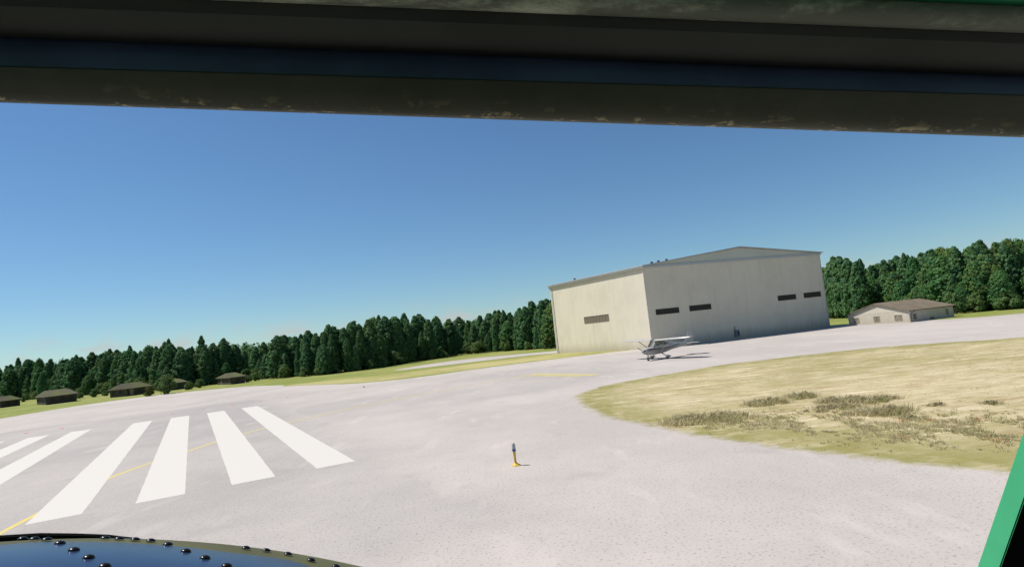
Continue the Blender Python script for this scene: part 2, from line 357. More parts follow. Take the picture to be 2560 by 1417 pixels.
M_LOUV = paint('louvre_paint', (0.17, 0.145, 0.105), 0.6)
M_PANE = paint('dark_pane', (0.036, 0.036, 0.028), 0.6, 0.15)
M_PANE2 = paint('dark_louvre', (0.05, 0.048, 0.038), 0.6, 0.15)
M_BLACK = paint('black_rubber', (0.012, 0.012, 0.012), 0.6)
M_STEEL = paint('grey_steel', (0.14, 0.16, 0.18), 0.45)
HC, HL, HR = Vector((22.96, 104.56, 0)), Vector((7.92, 128.76, 0)), Vector((60.0, 117.18, 0)); HB = HR + (HL - HC); HH = 14.4
def wall_frame(p0, p1, origin=None):       # x along the wall, y outwards, z up; the wall runs p0 -> p1 with the inside on the left
    e = (p1 - p0).normalized(); n = Vector((e.y, -e.x, 0)); o = p0 - (origin or Vector())
    return Matrix(((e.x, n.x, 0, o.x), (e.y, n.y, 0, o.y), (0, 0, 1, o.z), (0, 0, 0, 1)))
def wall_hit(px_, py_, p0, p1):
    e = (p1 - p0).normalized(); n = Vector((e.y, -e.x, 0)); d = ray(px_, py_); t = (p0 - EYE).dot(n) / d.dot(n); q = EYE + d * t
    return (q - p0).dot(e), q.z
def window(M, s0, s1, z0, z1, parent, mull, frame_m, pane_m, proud=0.06, fw=0.12, slat_m=None):
    wn = MB()
    for a, b, c, d in ((s0, s1, z0 - fw, z0), (s0, s1, z1, z1 + fw), (s0 - fw, s0, z0 - fw, z1 + fw), (s1, s1 + fw, z0 - fw, z1 + fw)): wn.box((a, -0.1, c), (b, proud, d), M)
    o = wn.build('window', frame_m, parent)
    MB().box((s0, -0.12, z0), (s1, 0.012, z1), M).build('pane', pane_m, o)
    for i in range(1, mull):
        x = s0 + (s1 - s0) * i / mull; MB().box((x - 0.05, 0.013, z0), (x + 0.05, proud * 0.8, z1), M).build('mullion', slat_m or frame_m, o)
    return o
hg = empty('hangar', HC); tag(hg, 'tall beige hangar with streaked walls and strip windows behind the parked aircraft', 'hangar')
for a, b in ((HC, HR), (HR, HB), (HB, HL), (HL, HC)):
    M = wall_frame(a, b, HC); MB().box((0.0 if (a, b) == (HC, HR) else 0.3, -0.3, -0.3), ((b - a).length, 0, HH - 0.35), M).build('wall', M_HWALL, hg)
eCR = (HR - HC).normalized(); eCL = (HL - HC).normalized(); WCR = (HR - HC).length; LCL = (HL - HC).length
Mf = wall_frame(HC, HR, HC); Ml = wall_frame(HL, HC, HC)
pk_s, pk_z = wall_hit(1845, 617, HC, HR)
# gable ends
for M, flip in ((Mf, False), (wall_frame(HB, HL, HC), True)):
    ps = WCR - pk_s if flip else pk_s
    pr = [(0, HH - 0.34), (WCR, HH - 0.34), (WCR, HH), (ps, pk_z - 0.16), (0, HH)]
    g = MB().loft([[M @ Vector((x, -0.3, z)) for x, z in pr], [M @ Vector((x, -0.02, z)) for x, z in pr]]); g.build('gable', wall_material('gable_paint', (0.50, 0.52, 0.45), (0.45, 0.465, 0.40), (0.4, 0.4, 0.34)), hg)
MB().box((-0.1, 0.004, HH - 0.42), (WCR + 0.25, 0.16, HH - 0.02), Mf).build('fascia', M_ROOFM, hg, bevel=0.02)
MB().box((-0.2, 0.004, HH - 0.62), (LCL + 0.2, 0.22, HH - 0.05), Ml).build('fascia', M_TRIM, hg, bevel=0.02)
MB().box((-0.2, 0.222, HH - 0.28), (LCL + 0.25, 0.42, HH - 0.08), Ml).build('gutter', M_TRIM, hg, bevel=0.04)
for s in (LCL * 0.02, LCL - 0.25): MB().box((s, 0.004, 0), (s + 0.16, 0.10, HH - 0.6), Ml).build('corner_trim', M_TRIM, hg)
MB().box((WCR - 0.2, 0.004, 0), (WCR, 0.06, HH - 0.4), Mf).build('corner_trim', M_TRIM, hg)
# roof slabs: eave line -> ridge, extruded along C->L
def roof_slab(s0, z0, s1, z1, th=0.16):
    back = eCL * (LCL + 0.5); front = -eCL * 0.45
    ring = lambda off: [eCR * s0 + off + Vector((0, 0, z0)), eCR * s1 + off + Vector((0, 0, z1)), eCR * s1 + off + Vector((0, 0, z1 + th)), eCR * s0 + off + Vector((0, 0, z0 + th))]
    return MB().loft([ring(front), ring(back)])
sl1 = (pk_z - 0.1 - HH) / pk_s; sl2 = (pk_z - 0.1 - HH) / (WCR - pk_s)
rf = roof_slab(-0.5, HH - 0.5 * sl1, pk_s, pk_z - 0.1).build('roof', M_ROOFM, hg); roof_slab(pk_s + 0.002, pk_z - 0.1, WCR + 0.5, HH - 0.5 * sl2).build('roof', M_ROOFM, hg)
# four roof vents on the near slope
for vx, vy, back in ((1426, 697, 20.5), (1628, 657, 1.6), (1645, 654, 2.2), (1665, 646, 2.8)):
    best = None
    for q in range(400):
        s = q * 0.05; p = HC + eCR * s + eCL * back + Vector((0, 0, HH + s * sl1 + 0.9)); e = abs(proj(p)[0] - vx)
        if best is None or e < best[0]: best = (e, s)
    s = max(best[1], 0.6); base = eCR * s + eCL * back + Vector((0, 0, HH + s * sl1 + 0.1))
    o = MB().lathe([(0.0, -0.1), (0.12, -0.1), (0.12, 0.14), (0.24, 0.17), (0.25, 0.30), (0.15, 0.38), (0, 0.4)], 14, Matrix.Translation(base)).build('roof_vent', M_BLACK, hg, smooth=True)
    MB().lathe([(0.2, 0.0), (0.26, 0.02), (0.26, 0.14), (0.16, 0.16)], 14, Matrix.Translation(base)).build('collar', M_STEEL, o)
for (x0, y0, x1, y1, x2, y2) in ((1639, 782, 1698, 773, 1669, 781.5), (1723, 773, 1778, 764, 1750, 771), (1944, 747, 1990, 740, 1967, 745.5), (2009, 740, 2052, 733, 2030, 738)):
    s0, za = wall_hit(x0, y0, HC, HR); s1, zb = wall_hit(x1, y1, HC, HR); zc = (za + zb) / 2
    window(Mf, s0 + 0.1, s1 - 0.1, zc - 0.45, zc + 0.45, hg, 6, M_PANE2, M_PANE, fw=0.04)
LW = (HC - HL).length
s0, za = wall_hit(1461, 800, HL, HC); s1, zb = wall_hit(1522, 794, HL, HC); zc = (za + zb) / 2
window(Ml, s0 + 0.1, s1 - 0.1, zc - 0.55, zc + 0.55, hg, 8, M_LOUV, M_LOUV, fw=0.1)
sb, zb = wall_hit(1842, 838, HC, HR)
o = MB().box((sb - 0.45, 0.004, 0.35), (sb + 0.35, 0.38, 1.55), Mf).build('service_box', M_STEEL, hg, bevel=0.03)
MB().tube([Mf @ Vector((sb - 0.3, 0.1, 1.5)), Mf @ Vector((sb - 0.3, 0.1, 2.2))], 0.06).build('conduit', M_STEEL, o)
MB().box((sb + 0.05, 0.382, 0.6), (sb + 0.3, 0.46, 1.3), Mf).build('meter', M_BLACK, o)

# ------------------------------------------------------------------ low sheds and huts
M_SWALL = wall_material('shed_wall_paint', (0.54, 0.50, 0.415), (0.45, 0.41, 0.33), (0.38, 0.34, 0.27))
M_SROOF = paint('shed_roof_sheet', (0.165, 0.135, 0.095), 0.75, 0.2, 0.15, 0.8)
M_FRAME = paint('weathered_frame', (0.24, 0.19, 0.13), 0.7)
M_HFRAME = paint('dark_hut_frame', (0.06, 0.05, 0.04), 0.7)
M_DWALL = wall_material('hut_boards', (0.085, 0.072, 0.058), (0.06, 0.052, 0.042), (0.05, 0.05, 0.032))
k = N('mossy_roof'); a = k.noise(0.35, 5, 0.6); b = k.noise(3, 5, 0.7)
k.color(k.mix(k.mr(b, 0.4, 0.75, 0, 0.4), k.mix(k.mr(a, 0.4, 0.62), (0.085, 0.075, 0.058), (0.095, 0.105, 0.04)), (0.05, 0.05, 0.032))).rough(0.9, 0.1).bump(b, 0.4, 0.05); M_MOSS = k.m
def shed(name, label, cat, A, B, depth, eave, peak, wm, rm, ridge_along_depth=True, wins_ab=(), wins_side=(), corrugated=False, over=0.35, group=None, doors=(), pipe=False, hip=0.0, frame_m=None):
    """A-B is the wall nearest on the left, the body runs `depth` away from it on its left-hand side... B is the near corner"""
    e = (B - A).normalized(); n = Vector((e.y, -e.x, 0)); inn = -n
    o = empty(name, B); tag(o, label, cat, group)
    Cn, Dn = B + inn * depth, A + inn * depth; W_ = (B - A).length
    MA = wall_frame(A, B, B); MS = wall_frame(B, Cn, B)
    for i, (p, q) in enumerate(((A, B), (B, Cn), (Cn, Dn), (Dn, A))):
        M = wall_frame(p, q, B); L_ = (q - p).length
        m = MB()
        if corrugated and i < 2:                                   # ribbed sheet cladding with real folds
            nr = int(L_ / 0.22); prof = []
            for r in range(nr * 4 + 1): prof.append((L_ * r / (nr * 4), (0, 0.035, 0.035, 0)[r % 4] - 0.01))
            for (x0, y0), (x1, y1) in zip(prof, prof[1:]): m.add([M @ Vector((x0, y0, 0)), M @ Vector((x1, y1, 0)), M @ Vector((x1, y1, eave)), M @ Vector((x0, y0, eave))], [(0, 1, 2, 3)])
            m.box((0.02, -0.2, -0.2), (L_ - 0.02, -0.02, eave), M)
        else: m.box((0 if i % 2 else 0.2, -0.2, -0.2), (L_ - (0.2 if i % 2 else 0), 0, eave), M)
        m.build('wall', wm, o, fix=not corrugated)
    th = 0.14
    if ridge_along_depth:
        for M in (MA, wall_frame(Cn, Dn, B)):
            if hip == 0: MB().loft([[M @ Vector((x, y, z)) for x, z in ((0.02, eave + 0.002), (W_ - 0.02, eave + 0.002), (W_ / 2, peak - 0.02))] for y in (-0.18, -0.004 if not corrugated else 0.012)]).build('gable', wm, o)
        sl = (peak - eave) / (W_ / 2)
        for sg in (0, 1):
            x_e = -over if sg == 0 else W_ + over; x_r = W_ / 2 + (0.001 if sg else -0.001); ze = eave - over * sl
            fr = [[MA @ Vector((x, y, z)) for x, z in ((x_e, ze), (x_r, peak), (x_r, peak + th), (x_e, ze + th))] for y in (over, -depth - over)]
            if hip:
                for r_, s_ in ((fr[0], -1), (fr[1], 1)):
                    for j in (1, 2): r_[j] = r_[j] + (MA.to_3x3() @ Vector((0, s_ * (hip + over), 0)))
            rp = MB().loft(fr).build('roof', rm, o)
            if not hip:
                for t in (0.33, 0.66):                              # sheet laps
                    y = -depth * t; MB().loft([[MA @ Vector((x, y + dy, z)) for x, z in ((x_e, ze + th + 0.004), (x_r, peak + th + 0.004), (x_r, peak + th + 0.03), (x_e, ze + th + 0.03))] for dy in (0.05, -0.05)]).build('seam', rm, rp)
        if hip:
            for y0, y1 in ((over, -hip), (-depth - over, -depth + hip)):
                zz = eave - over * sl
                MB().loft([[MA @ Vector(p) for p in ((-over, y0, zz), (W_ + over, y0, zz), (W_ / 2, y1, peak + 0.0))], [MA @ Vector((p[0], p[1], p[2] + th - 0.01)) for p in ((-over, y0, zz), (W_ + over, y0, zz), (W_ / 2, y1, peak))]]).build('roof_hip', rm, o)
    for M, ws in ((MA, wins_ab), (MS, wins_side)):
        for s, z, w_, h_ in ws: window(M, s - w_ / 2, s + w_ / 2, z - h_ / 2, z + h_ / 2, o, 2, frame_m or M_FRAME, M_PANE, 0.07, 0.09)
    for M, s, w_, h_ in ((MS if d[0] else MA, *d[1:]) for d in doors):
        dd = MB().box((s - w_ / 2, -0.02, 0), (s + w_ / 2, 0.05, h_), M).build('door', M_FRAME, o)
        MB().box((s + w_ * 0.3, 0.051, h_ * 0.48), (s + w_ * 0.4, 0.1, h_ * 0.54), M).build('handle', M_STEEL, dd)
    if pipe:
        MB().tube([MS @ Vector(q) for q in ((1.0, 0.35, eave - 0.05), (0.7, 0.25, eave - 0.3), (0.35, 0.1, eave - 0.5), (0.3, 0.1, 0.05))], 0.06).build('downpipe', M_STEEL, o)
    return o
sA, sB = Vector((61.4, 113.0, 0)), Vector((65.4, 101.6, 0))
def on_wall(p0, p1, L): 
    return [(*wall_hit(x, y, p0, p1), w_, h_) for x, y, w_, h_ in L]
sdN = (sB - sA).normalized(); sdIn = Vector((-sdN.y, sdN.x, 0)); sC = sB + sdIn * 10.5
shed('long_shed', 'low beige corrugated shed with brown pitched roof right of the hangar', 'shed', sA, sB, 10.5, 1.95, 3.55, M_SWALL, M_SROOF,
     wins_ab=on_wall(sA, sB, [(2141, 801, 1.05, 0.75), (2192, 797.5, 1.05, 0.75), (2246, 794, 1.2, 0.75)]), wins_side=on_wall(sB, sC, [(2287, 791, 0.5, 0.8), (2367, 779, 0.35, 0.8), (2387, 776, 0.6, 0.8), (2331, 797, 0.8, 0.6)]), corrugated=True, pipe=True, doors=())
def hut(label, ax, ay, bx, by, depth, eave, peak, hip, wins=(), sides=(), doors=()):
    A, B = G(ax, ay), G(bx, by); A = Vector((A.x, A.y, 0)); B = Vector((B.x, B.y, 0))
    return shed('hut', label, 'hut', A, B, depth, eave, peak, M_DWALL, M_MOSS, wins_ab=wins, wins_side=sides, doors=doors, group='dark timber huts along the wood', hip=hip, over=0.4, frame_m=M_HFRAME)
hut('dark timber hut with mossy roof cut off by the left edge', -30, 1022, 4, 1019, 4.6, 1.8, 2.9, 0.7, [(3, 1.1, 1, .6)], [(1.4, 1.1, 1, .6), (3.3, 1.1, 1, .6)])
hut('dark brown hut with low shingled roof, second from the left edge', 92, 1011, 116, 1012, 6.2, 1.9, 3.3, 0.7, [(3, 1.1, 1, .6)], [(1.3, 1.1, .9, .6), (3.2, 1.1, .9, .6), (5.1, 1.1, .9, .6)])
hut('dark hut with bright green moss on its roof beside the small yellowish bush', 274, 994, 320, 990, 6.2, 1.85, 3.05, 0.6, [(1.6, 1.1, .9, .6), (4.2, 1.1, .9, .6)], [(3.0, 1.1, .8, .7), (4.8, 1.1, .8, .7)], [(1, 1.0, .9, 1.75)])
hut('dark hut half hidden behind the round green bush', 396, 976, 424, 976, 4.0, 1.75, 2.85, 0.6, [(2, 1.1, 1, .6)], [(2, 1.1, .8, .6)])
hut('small dark hut with mossy roof nearest the tall trees', 544, 961.5, 578, 961, 3.4, 1.7, 2.75, 0.5, [(2.0, 1.1, .9, .6)], [(1.6, 1.1, .9, .6)], [(0, 4.0, .9, 1.6)])

# ------------------------------------------------------------------ trees
def leaf_mat(name, a, b, c, trans=0.45):
    k = N(name); oi = k.n('ObjectInfo'); g = k.n('NewGeometry')
    n = k.noise(0.45, 3, 0.6)
    col = k.mix(k.mr(oi.outputs['Random'], 0, 1, smooth=False), a, b)
    col = k.mix(k.mr(n, 0.42, 0.66), col, c)
    rn = k.mr(g.outputs['Random Per Island'], 0, 1, 0.6, 1.35, False)
    cc = k.n('Mix', data_type='RGBA', blend_type='MULTIPLY'); cc.inputs['Factor'].default_value = 1; k.l(col, cc.inputs['A']); k.l(rn, cc.inputs['B']); col = cc.outputs['Result']
    k.color(col).rough(0.7, 0.15)
    tr = k.n('BsdfTranslucent'); k.l(col, tr.inputs[0]); ms = k.n('MixShader'); ms.inputs[0].default_value = trans
    k.l(k.b.outputs[0], ms.inputs[1]); k.l(tr.outputs[0], ms.inputs[2]); k.l(ms.outputs[0], k.out.inputs['Surface']); return k.m
M_PINE = leaf_mat('pine_foliage', (0.094, 0.20, 0.080), (0.12, 0.215, 0.070), (0.078, 0.19, 0.088))
M_PINE2 = leaf_mat('mixed_foliage', (0.075, 0.20, 0.062), (0.16, 0.235, 0.06), (0.066, 0.18, 0.07))
M_BUSH = leaf_mat('bush_foliage', (0.11, 0.20, 0.06), (0.17, 0.24, 0.07), (0.10, 0.18, 0.065))
M_BARK = paint('bark', (0.09, 0.065, 0.045), 0.9, 0.1, 0.3, 4)
def leaf_cloud(centres, radii, per, size, rng, squash=0.8, tilt=0.55, axis=0.0, up=0.25):
    """small leaf clumps scattered over lobes; returns verts, faces"""
    C_ = np.repeat(centres, per, 0); R_ = np.repeat(radii, per, 0)
    d = rng.normal(size=C_.shape); d /= np.linalg.norm(d, axis=1, keepdims=True)
    rr = rng.uniform(0.55, 1.08, (len(C_), 1)); pos = C_ + d * R_[:, None] * rr * np.array([1, 1, squash])
    nrm = d + rng.normal(size=d.shape) * tilt + np.array([0, 0, up])
    if axis:
        ax_ = pos * np.array([1, 1, 0]); ax_ /= np.linalg.norm(ax_, axis=1, keepdims=True) + 1e-6; nrm = nrm + ax_ * axis + np.array([0, 0, 0.3 * axis])
    nrm /= np.linalg.norm(nrm, axis=1, keepdims=True)
    t = np.cross(nrm, rng.normal(size=d.shape)); t /= np.linalg.norm(t, axis=1, keepdims=True); b = np.cross(nrm, t)
    s = size * rng.uniform(0.6, 1.3, (len(C_), 1)); s2 = s * rng.uniform(0.55, 1.0, s.shape)
    v = np.stack([pos - t * s, pos - b * s2 + nrm * s * .15, pos + t * s, pos + b * s2 + nrm * s * .15], 1).reshape(-1, 3)
    f = np.arange(len(v)).reshape(-1, 4); return v, f
def crown_mesh(name, kind, seed, mat):
    """unit-height crown standing on z 0..1 (scaled per tree): kind decides the outline"""
    r = np.random.default_rng(seed); c = []; R = []
    H = 12.0
    if kind == 'pine':      # tall, dense, rounded top, boughs in uneven tiers
        wid = r.uniform(2.2, 2.8); tiers = r.uniform(0.75, 1.15, 40); pw = r.uniform(1.7, 2.3)
        for i in range(150):
            t = (i + r.uniform(0, 1)) / 150; z = 0.7 + t * (H - 1.2)
            w_ = wid * (1.0 - t ** pw) ** 0.6 * tiers[int(t * 16)]
            a = i * 2.39996 + r.uniform(-.3, .3); rad = (0.42 + 0.30 * (1 - t)) * r.uniform(0.8, 1.3)
            off = max(0, w_ - rad * 0.5) * r.uniform(0.78, 1.06); c.append((math.cos(a) * off, math.sin(a) * off, z)); R.append(rad)
        for q in range(3): c.append((r.normal() * .15, r.normal() * .15, H - 0.5 - q * .45)); R.append(0.45 + q * .15)
    elif kind == 'broad':   # fuller, domed
        for i in range(130):
            u = i * 2.39996; t = (i + r.uniform(0, 1)) / 130; z = 0.7 + t * (H - 1.6)
            w_ = 3.1 * math.sin(math.pi * min(0.985, 0.2 + 0.775 * t)) ** 0.62
            rad = r.uniform(0.55, 1.0); off = max(0, w_ - rad * .6) * r.uniform(0.72, 1.08); c.append((math.cos(u) * off, math.sin(u) * off, z)); R.append(rad)
        c.append((0, 0, H - 1.0)); R.append(1.0)
    else:                   # bush, wide dome down to the ground; 12 high x 14 wide, scaled down
        for i in range(34):
            u = r.uniform(0, 2 * math.pi); t = r.uniform(0.0, 0.95); z = 1.2 + t * (H - 3.4)
            w_ = 6.2 * math.sqrt(max(0, 1 - (t * 0.9) ** 2)); off = max(0, w_ - 1.2) * r.uniform(0.55, 1.1)
            c.append((math.cos(u) * off, math.sin(u) * off, z)); R.append(r.uniform(1.5, 2.5))
    c = np.array(c); R = np.array(R)
    per = {'pine': 36, 'broad': 44, 'bush': 80}[kind]; sz = {'pine': 0.23, 'broad': 0.25, 'bush': 0.5}[kind]
    v, f = leaf_cloud(c, R, per, sz, r, axis=1.1)
    v[:, 2] = np.maximum(v[:, 2], 0.05)
    return fast_mesh(name, v, f, mat)
def trunk_mesh(kind, seed):
    r = random.Random(seed); m = MB(); H = 12.0; top = H * 0.86
    pts = [Vector((r.uniform(-.12, .12) * i, r.uniform(-.12, .12) * i, top * i / 5 - 0.2)) for i in range(6)]
    m.tube(pts, [0.24, 0.2, 0.16, 0.12, 0.08, 0.03], 7)
    for i in range(9):
        z = 2.2 + i * 0.85; a = i * 2.4; L_ = 1.7 * (1 - z / 13) + 0.3
        p = Vector((0, 0, z)); m.tube([p, p + Vector((math.cos(a) * L_ * .6, math.sin(a) * L_ * .6, 0.25)), p + Vector((math.cos(a) * L_, math.sin(a) * L_, 0.4))], [0.06, 0.04, 0.015], 5)
    o = m.build('trunk', M_BARK, None); me = o.data; bpy.data.objects.remove(o); return me
PINES = [crown_mesh('crown', 'pine', 10 + i, M_PINE) for i in range(6)]
BROADS = [crown_mesh('crown', 'broad', 30 + i, M_PINE2) for i in range(4)]
BUSHES = [crown_mesh('foliage', 'bush', 50 + i, M_BUSH) for i in range(4)]
TRUNKS = [trunk_mesh('pine', 70 + i) for i in range(3)]
bs = MB()
for i in range(5):
    a = i * 1.3; bs.tube([Vector((0, 0, -0.3)), Vector((math.cos(a) * 1.2, math.sin(a) * 1.2, 3)), Vector((math.cos(a) * 2.6, math.sin(a) * 2.6, 7))], [0.3, 0.2, 0.06], 5)
_o = bs.build('stems', M_BARK); STEM = _o.data; bpy.data.objects.remove(_o)
def tree(p, h, wid, label, group, broad=False, name=None):
    root = empty(name or ('leafy_tree' if broad else 'pine_tree'), (p.x, p.y, 0), random.uniform(0, 6.28)); s = h / 12.0; root.scale = (s * wid, s * wid, s)
    tag(root, label, 'tree', group)
    for nm, me in (('crown', random.choice(BROADS if broad else PINES)), ('trunk', random.choice(TRUNKS))):
        c = bpy.data.objects.new(nm, me); COL.objects.link(c); c.parent = root
    return root
def bush(p, h, wid, label, group=None, mesh_=None, name='bush', cat='bush'):
    root = empty(name, (p.x, p.y, 0), random.uniform(0, 6.28)); s = h / 11.5; root.scale = (s * wid, s * wid, s); tag(root, label, cat, group)
    for nm, me in (('foliage', mesh_ or random.choice(BUSHES)), ('stems', STEM)):
        c = bpy.data.objects.new(nm, me); COL.objects.link(c); c.parent = root
    return root
SKY_L = [(-200, 930), (0, 905), (100, 893), (190, 884), (300, 870), (385, 858), (425, 856), (480, 864), (550, 843), (640, 858), (710, 833), (760, 828), (810, 812), (870, 797), (910, 803), (965, 785), (1050, 786), (1150, 783), (1225, 768), (1300, 762), (1370, 745), (1500, 730)]
SKY_R = [(2000, 665), (2075, 652), (2115, 637), (2175, 648), (2240, 632), (2290, 628), (2370, 611), (2410, 614), (2460, 593), (2530, 602), (2560, 585), (2800, 565)]
def interp(T, x): return float(np.interp(x, [a for a, b in T], [b for a, b in T]))
def height_for(p, ytop):
    lo, hi = 2.0, 30.0
    for _ in range(30):
        m = (lo + hi) / 2
        if proj((p.x, p.y, m))[1] > ytop: lo = m
        else: hi = m
    return lo
ZONES = [(60, 'at the left edge of the photo'), (200, 'behind the second hut'), (330, 'behind the green roofed hut'), (470, 'behind the round bush'), (640, 'behind the hut nearest the tall trees'), (800, 'just right of the last hut'), (950, 'above the left end of the grass strip'), (1120, 'above the start of the service road'), (1270, 'above the middle of the service road'), (1600, 'next to the left wall of the hangar'), (2150, 'next to the right wall of the hangar'), (2260, 'behind the gable end of the long shed'), (2400, 'behind the roof of the long shed'), (9999, 'at the right edge of the photo')]
def zone_label(x, ri, labels, group):
    z = next(b for a, b in ZONES if x < a)
    return ('%s %s' % (labels[min(ri, len(labels) - 1)], z), '%s %s' % (group[min(ri, len(group) - 1)], z))
def wood(edge_px, T, rows, step, labels, group, broad_p, hmax=17):
    edge = [Vector((*G(*p).xy, 0)) for p in edge_px]; n = 0
    for ri, (off, dmin, dmax) in enumerate(rows):
        carry = random.uniform(0, step)
        for a, b in zip(edge, edge[1:]):
            L_ = (b - a).length; e = (b - a) / L_; nn = Vector((-e.y, e.x, 0)); t = carry
            while t < L_:
                p = a + e * t + nn * (off + random.uniform(-1.4, 1.4)); x, _ = proj(p)
                if -90 < x < 2650:
                    h = height_for(p, interp(T, x) + random.uniform(dmin, dmax)); em = random.random() < 0.12; h = min(max(h * (1.13 if em else 1.0), 6.0), hmax)
                    tree(p, h, (0.66 if em else random.uniform(0.72, 1.3)) * (1.0 if h > 9 else 1.15), *zone_label(x, ri, labels, group), random.random() < broad_p); n += 1
                t += step * random.uniform(0.75, 1.25)
            carry = t - L_
    return n
edgeL = [(-80, 1013), (55, 1000), (191, 990), (273, 982), (410, 976), (519, 963), (615, 950), (690, 946), (800, 938), (891, 928), (1033, 905), (1163, 886), (1270, 877), (1391, 871), (1440, 867)]
edgeR = [(2050, 799), (2110, 795), (2250, 789), (2397, 784), (2548, 772), (2720, 752)]
wood(edgeL, SKY_L, [(2.5, 22, 70), (6.5, 2, 40), (11, -5, 24)], 5.0, ('low front row dark green tree', 'middle row dark green tree', 'tall back row dark treetop'), ('front row trees', 'middle row trees', 'back row trees'), 0.16)
wood(edgeR, SKY_R, [(3.5, 40, 100), (8, 6, 60), (12, -6, 26), (16, 0, 25)], 4.6, ('low front row mid green tree', 'middle row mid green tree', 'tall back row mid green treetop'), ('front row trees', 'middle row trees', 'back row trees'), 0.5)
for x_ in np.arange(-60, 1420, 27):                                # infill so that no gap opens between the rows
    y_ = float(np.interp(x_, [a for a, b in edgeL], [b for a, b in edgeL])); p = G(x_ + random.uniform(-8, 8), y_); q = p.xy.normalized(); o_ = random.uniform(5, 17); p = Vector((p.x + q.x * o_, p.y + q.y * o_, 0)); x, _ = proj(p)
    tree(p, min(17, max(6, height_for(p, interp(SKY_L, x) + random.uniform(-2, 24)))), random.uniform(0.95, 1.3), *zone_label(x, 2, ('', '', 'tall back row dark treetop'), ('', '', 'back row trees')), random.random() < 0.1)
for x_ in (2052, 2064, 2078, 2092, 2106, 2122, 2140, 2160):
    p = G(x_, 797); q = p.xy.normalized(); o_ = random.uniform(7, 15); p = Vector((p.x + q.x * o_, p.y + q.y * o_, 0))
    tree(p, height_for(p, interp(SKY_R, x_) + random.uniform(-2, 16)), random.uniform(0.8, 1.05), *zone_label(x_, 2, ('', '', 'tall back row mid green treetop'), ('', '', 'back row trees')), random.random() < 0.4)
for edge_px, pr, lab, grp, hr in ((edgeL, 0.5, 'low leafy bush', 'bushes at the foot of the wood', (2.6, 4.6)), (edgeR, 0.7, 'low leafy bush', 'bushes at the foot of the wood', (2.4, 4.6))):
    edge = [Vector((*G(*p).xy, 0)) for p in edge_px]
    for a, b in zip(edge, edge[1:]):
        L_ = (b - a).length; e = (b - a) / L_; nn = Vector((-e.y, e.x, 0)); t = random.uniform(0, 4)
        while t < L_:
            p = a + e * t + nn * random.uniform(-1.0, 1.2); x, _ = proj(p)
            if random.random() < pr and -60 < x < 2620: bush(p, random.uniform(*hr), random.uniform(0.75, 1.15), *zone_label(x, 0, [lab], [grp]))
            t += random.uniform(3.2, 5.5)
bush(G(420, 984), 5.0, 0.72, 'round green bush standing in front of the half hidden hut')
M_YB = leaf_mat('yellow_bush_foliage', (0.12, 0.13, 0.03), (0.13, 0.13, 0.03), (0.09, 0.11, 0.03))
bush(G(374, 990), 2.3, 0.85, 'small yellowish bush at the corner of the green roofed hut', mesh_=crown_mesh('foliage', 'bush', 61, M_YB))
for i, (x_, y_, h_) in enumerate(((62, 1004, 2.4), (200, 996, 2.2), (238, 992, 2.8), (262, 990, 1.8), (474, 974, 2.3), (500, 969, 2.6), (622, 955, 2.0), (640, 952, 2.5))):
    bush(G(x_, y_), h_, 0.9, ('shaggy bush between the first and second huts', 'darker low bush right of the second hut', 'taller bush between the second and green roofed huts', 'smallest bush left of the green roofed hut', 'low bush right of the half hidden hut', 'bigger bush between the half hidden hut and the last hut', 'low bush beside the last hut', 'second bush right of the last hut')[i])
tree(G(108, 1006), 9.0, 0.55, 'slim yellow green tree rising in front of the second hut', None, True)
# distant forest that closes the horizon
fc = []; fr_ = []
for i in range(1500):
    a = math.radians(random.uniform(-68, 62)); d = random.uniform(420, 560)
    h = random.uniform(12, 18) + (d - 420) * 0.02; fc += [(math.sin(a) * d, math.cos(a) * d, h - 2.5), (math.sin(a) * d, math.cos(a) * d, h - 7), (math.sin(a) * d, math.cos(a) * d, h - 12)]; fr_ += [2.6, 3.8, 4.2]
v, f = leaf_cloud(np.array(fc), np.array(fr_), 34, 0.9, np.random.default_rng(3), 1.2)
ff = bpy.data.objects.new('far_forest', fast_mesh('far_forest', v, f, M_PINE)); COL.objects.link(ff); tag(ff, 'distant dark forest closing the horizon behind the near wood', 'forest', kind='stuff')

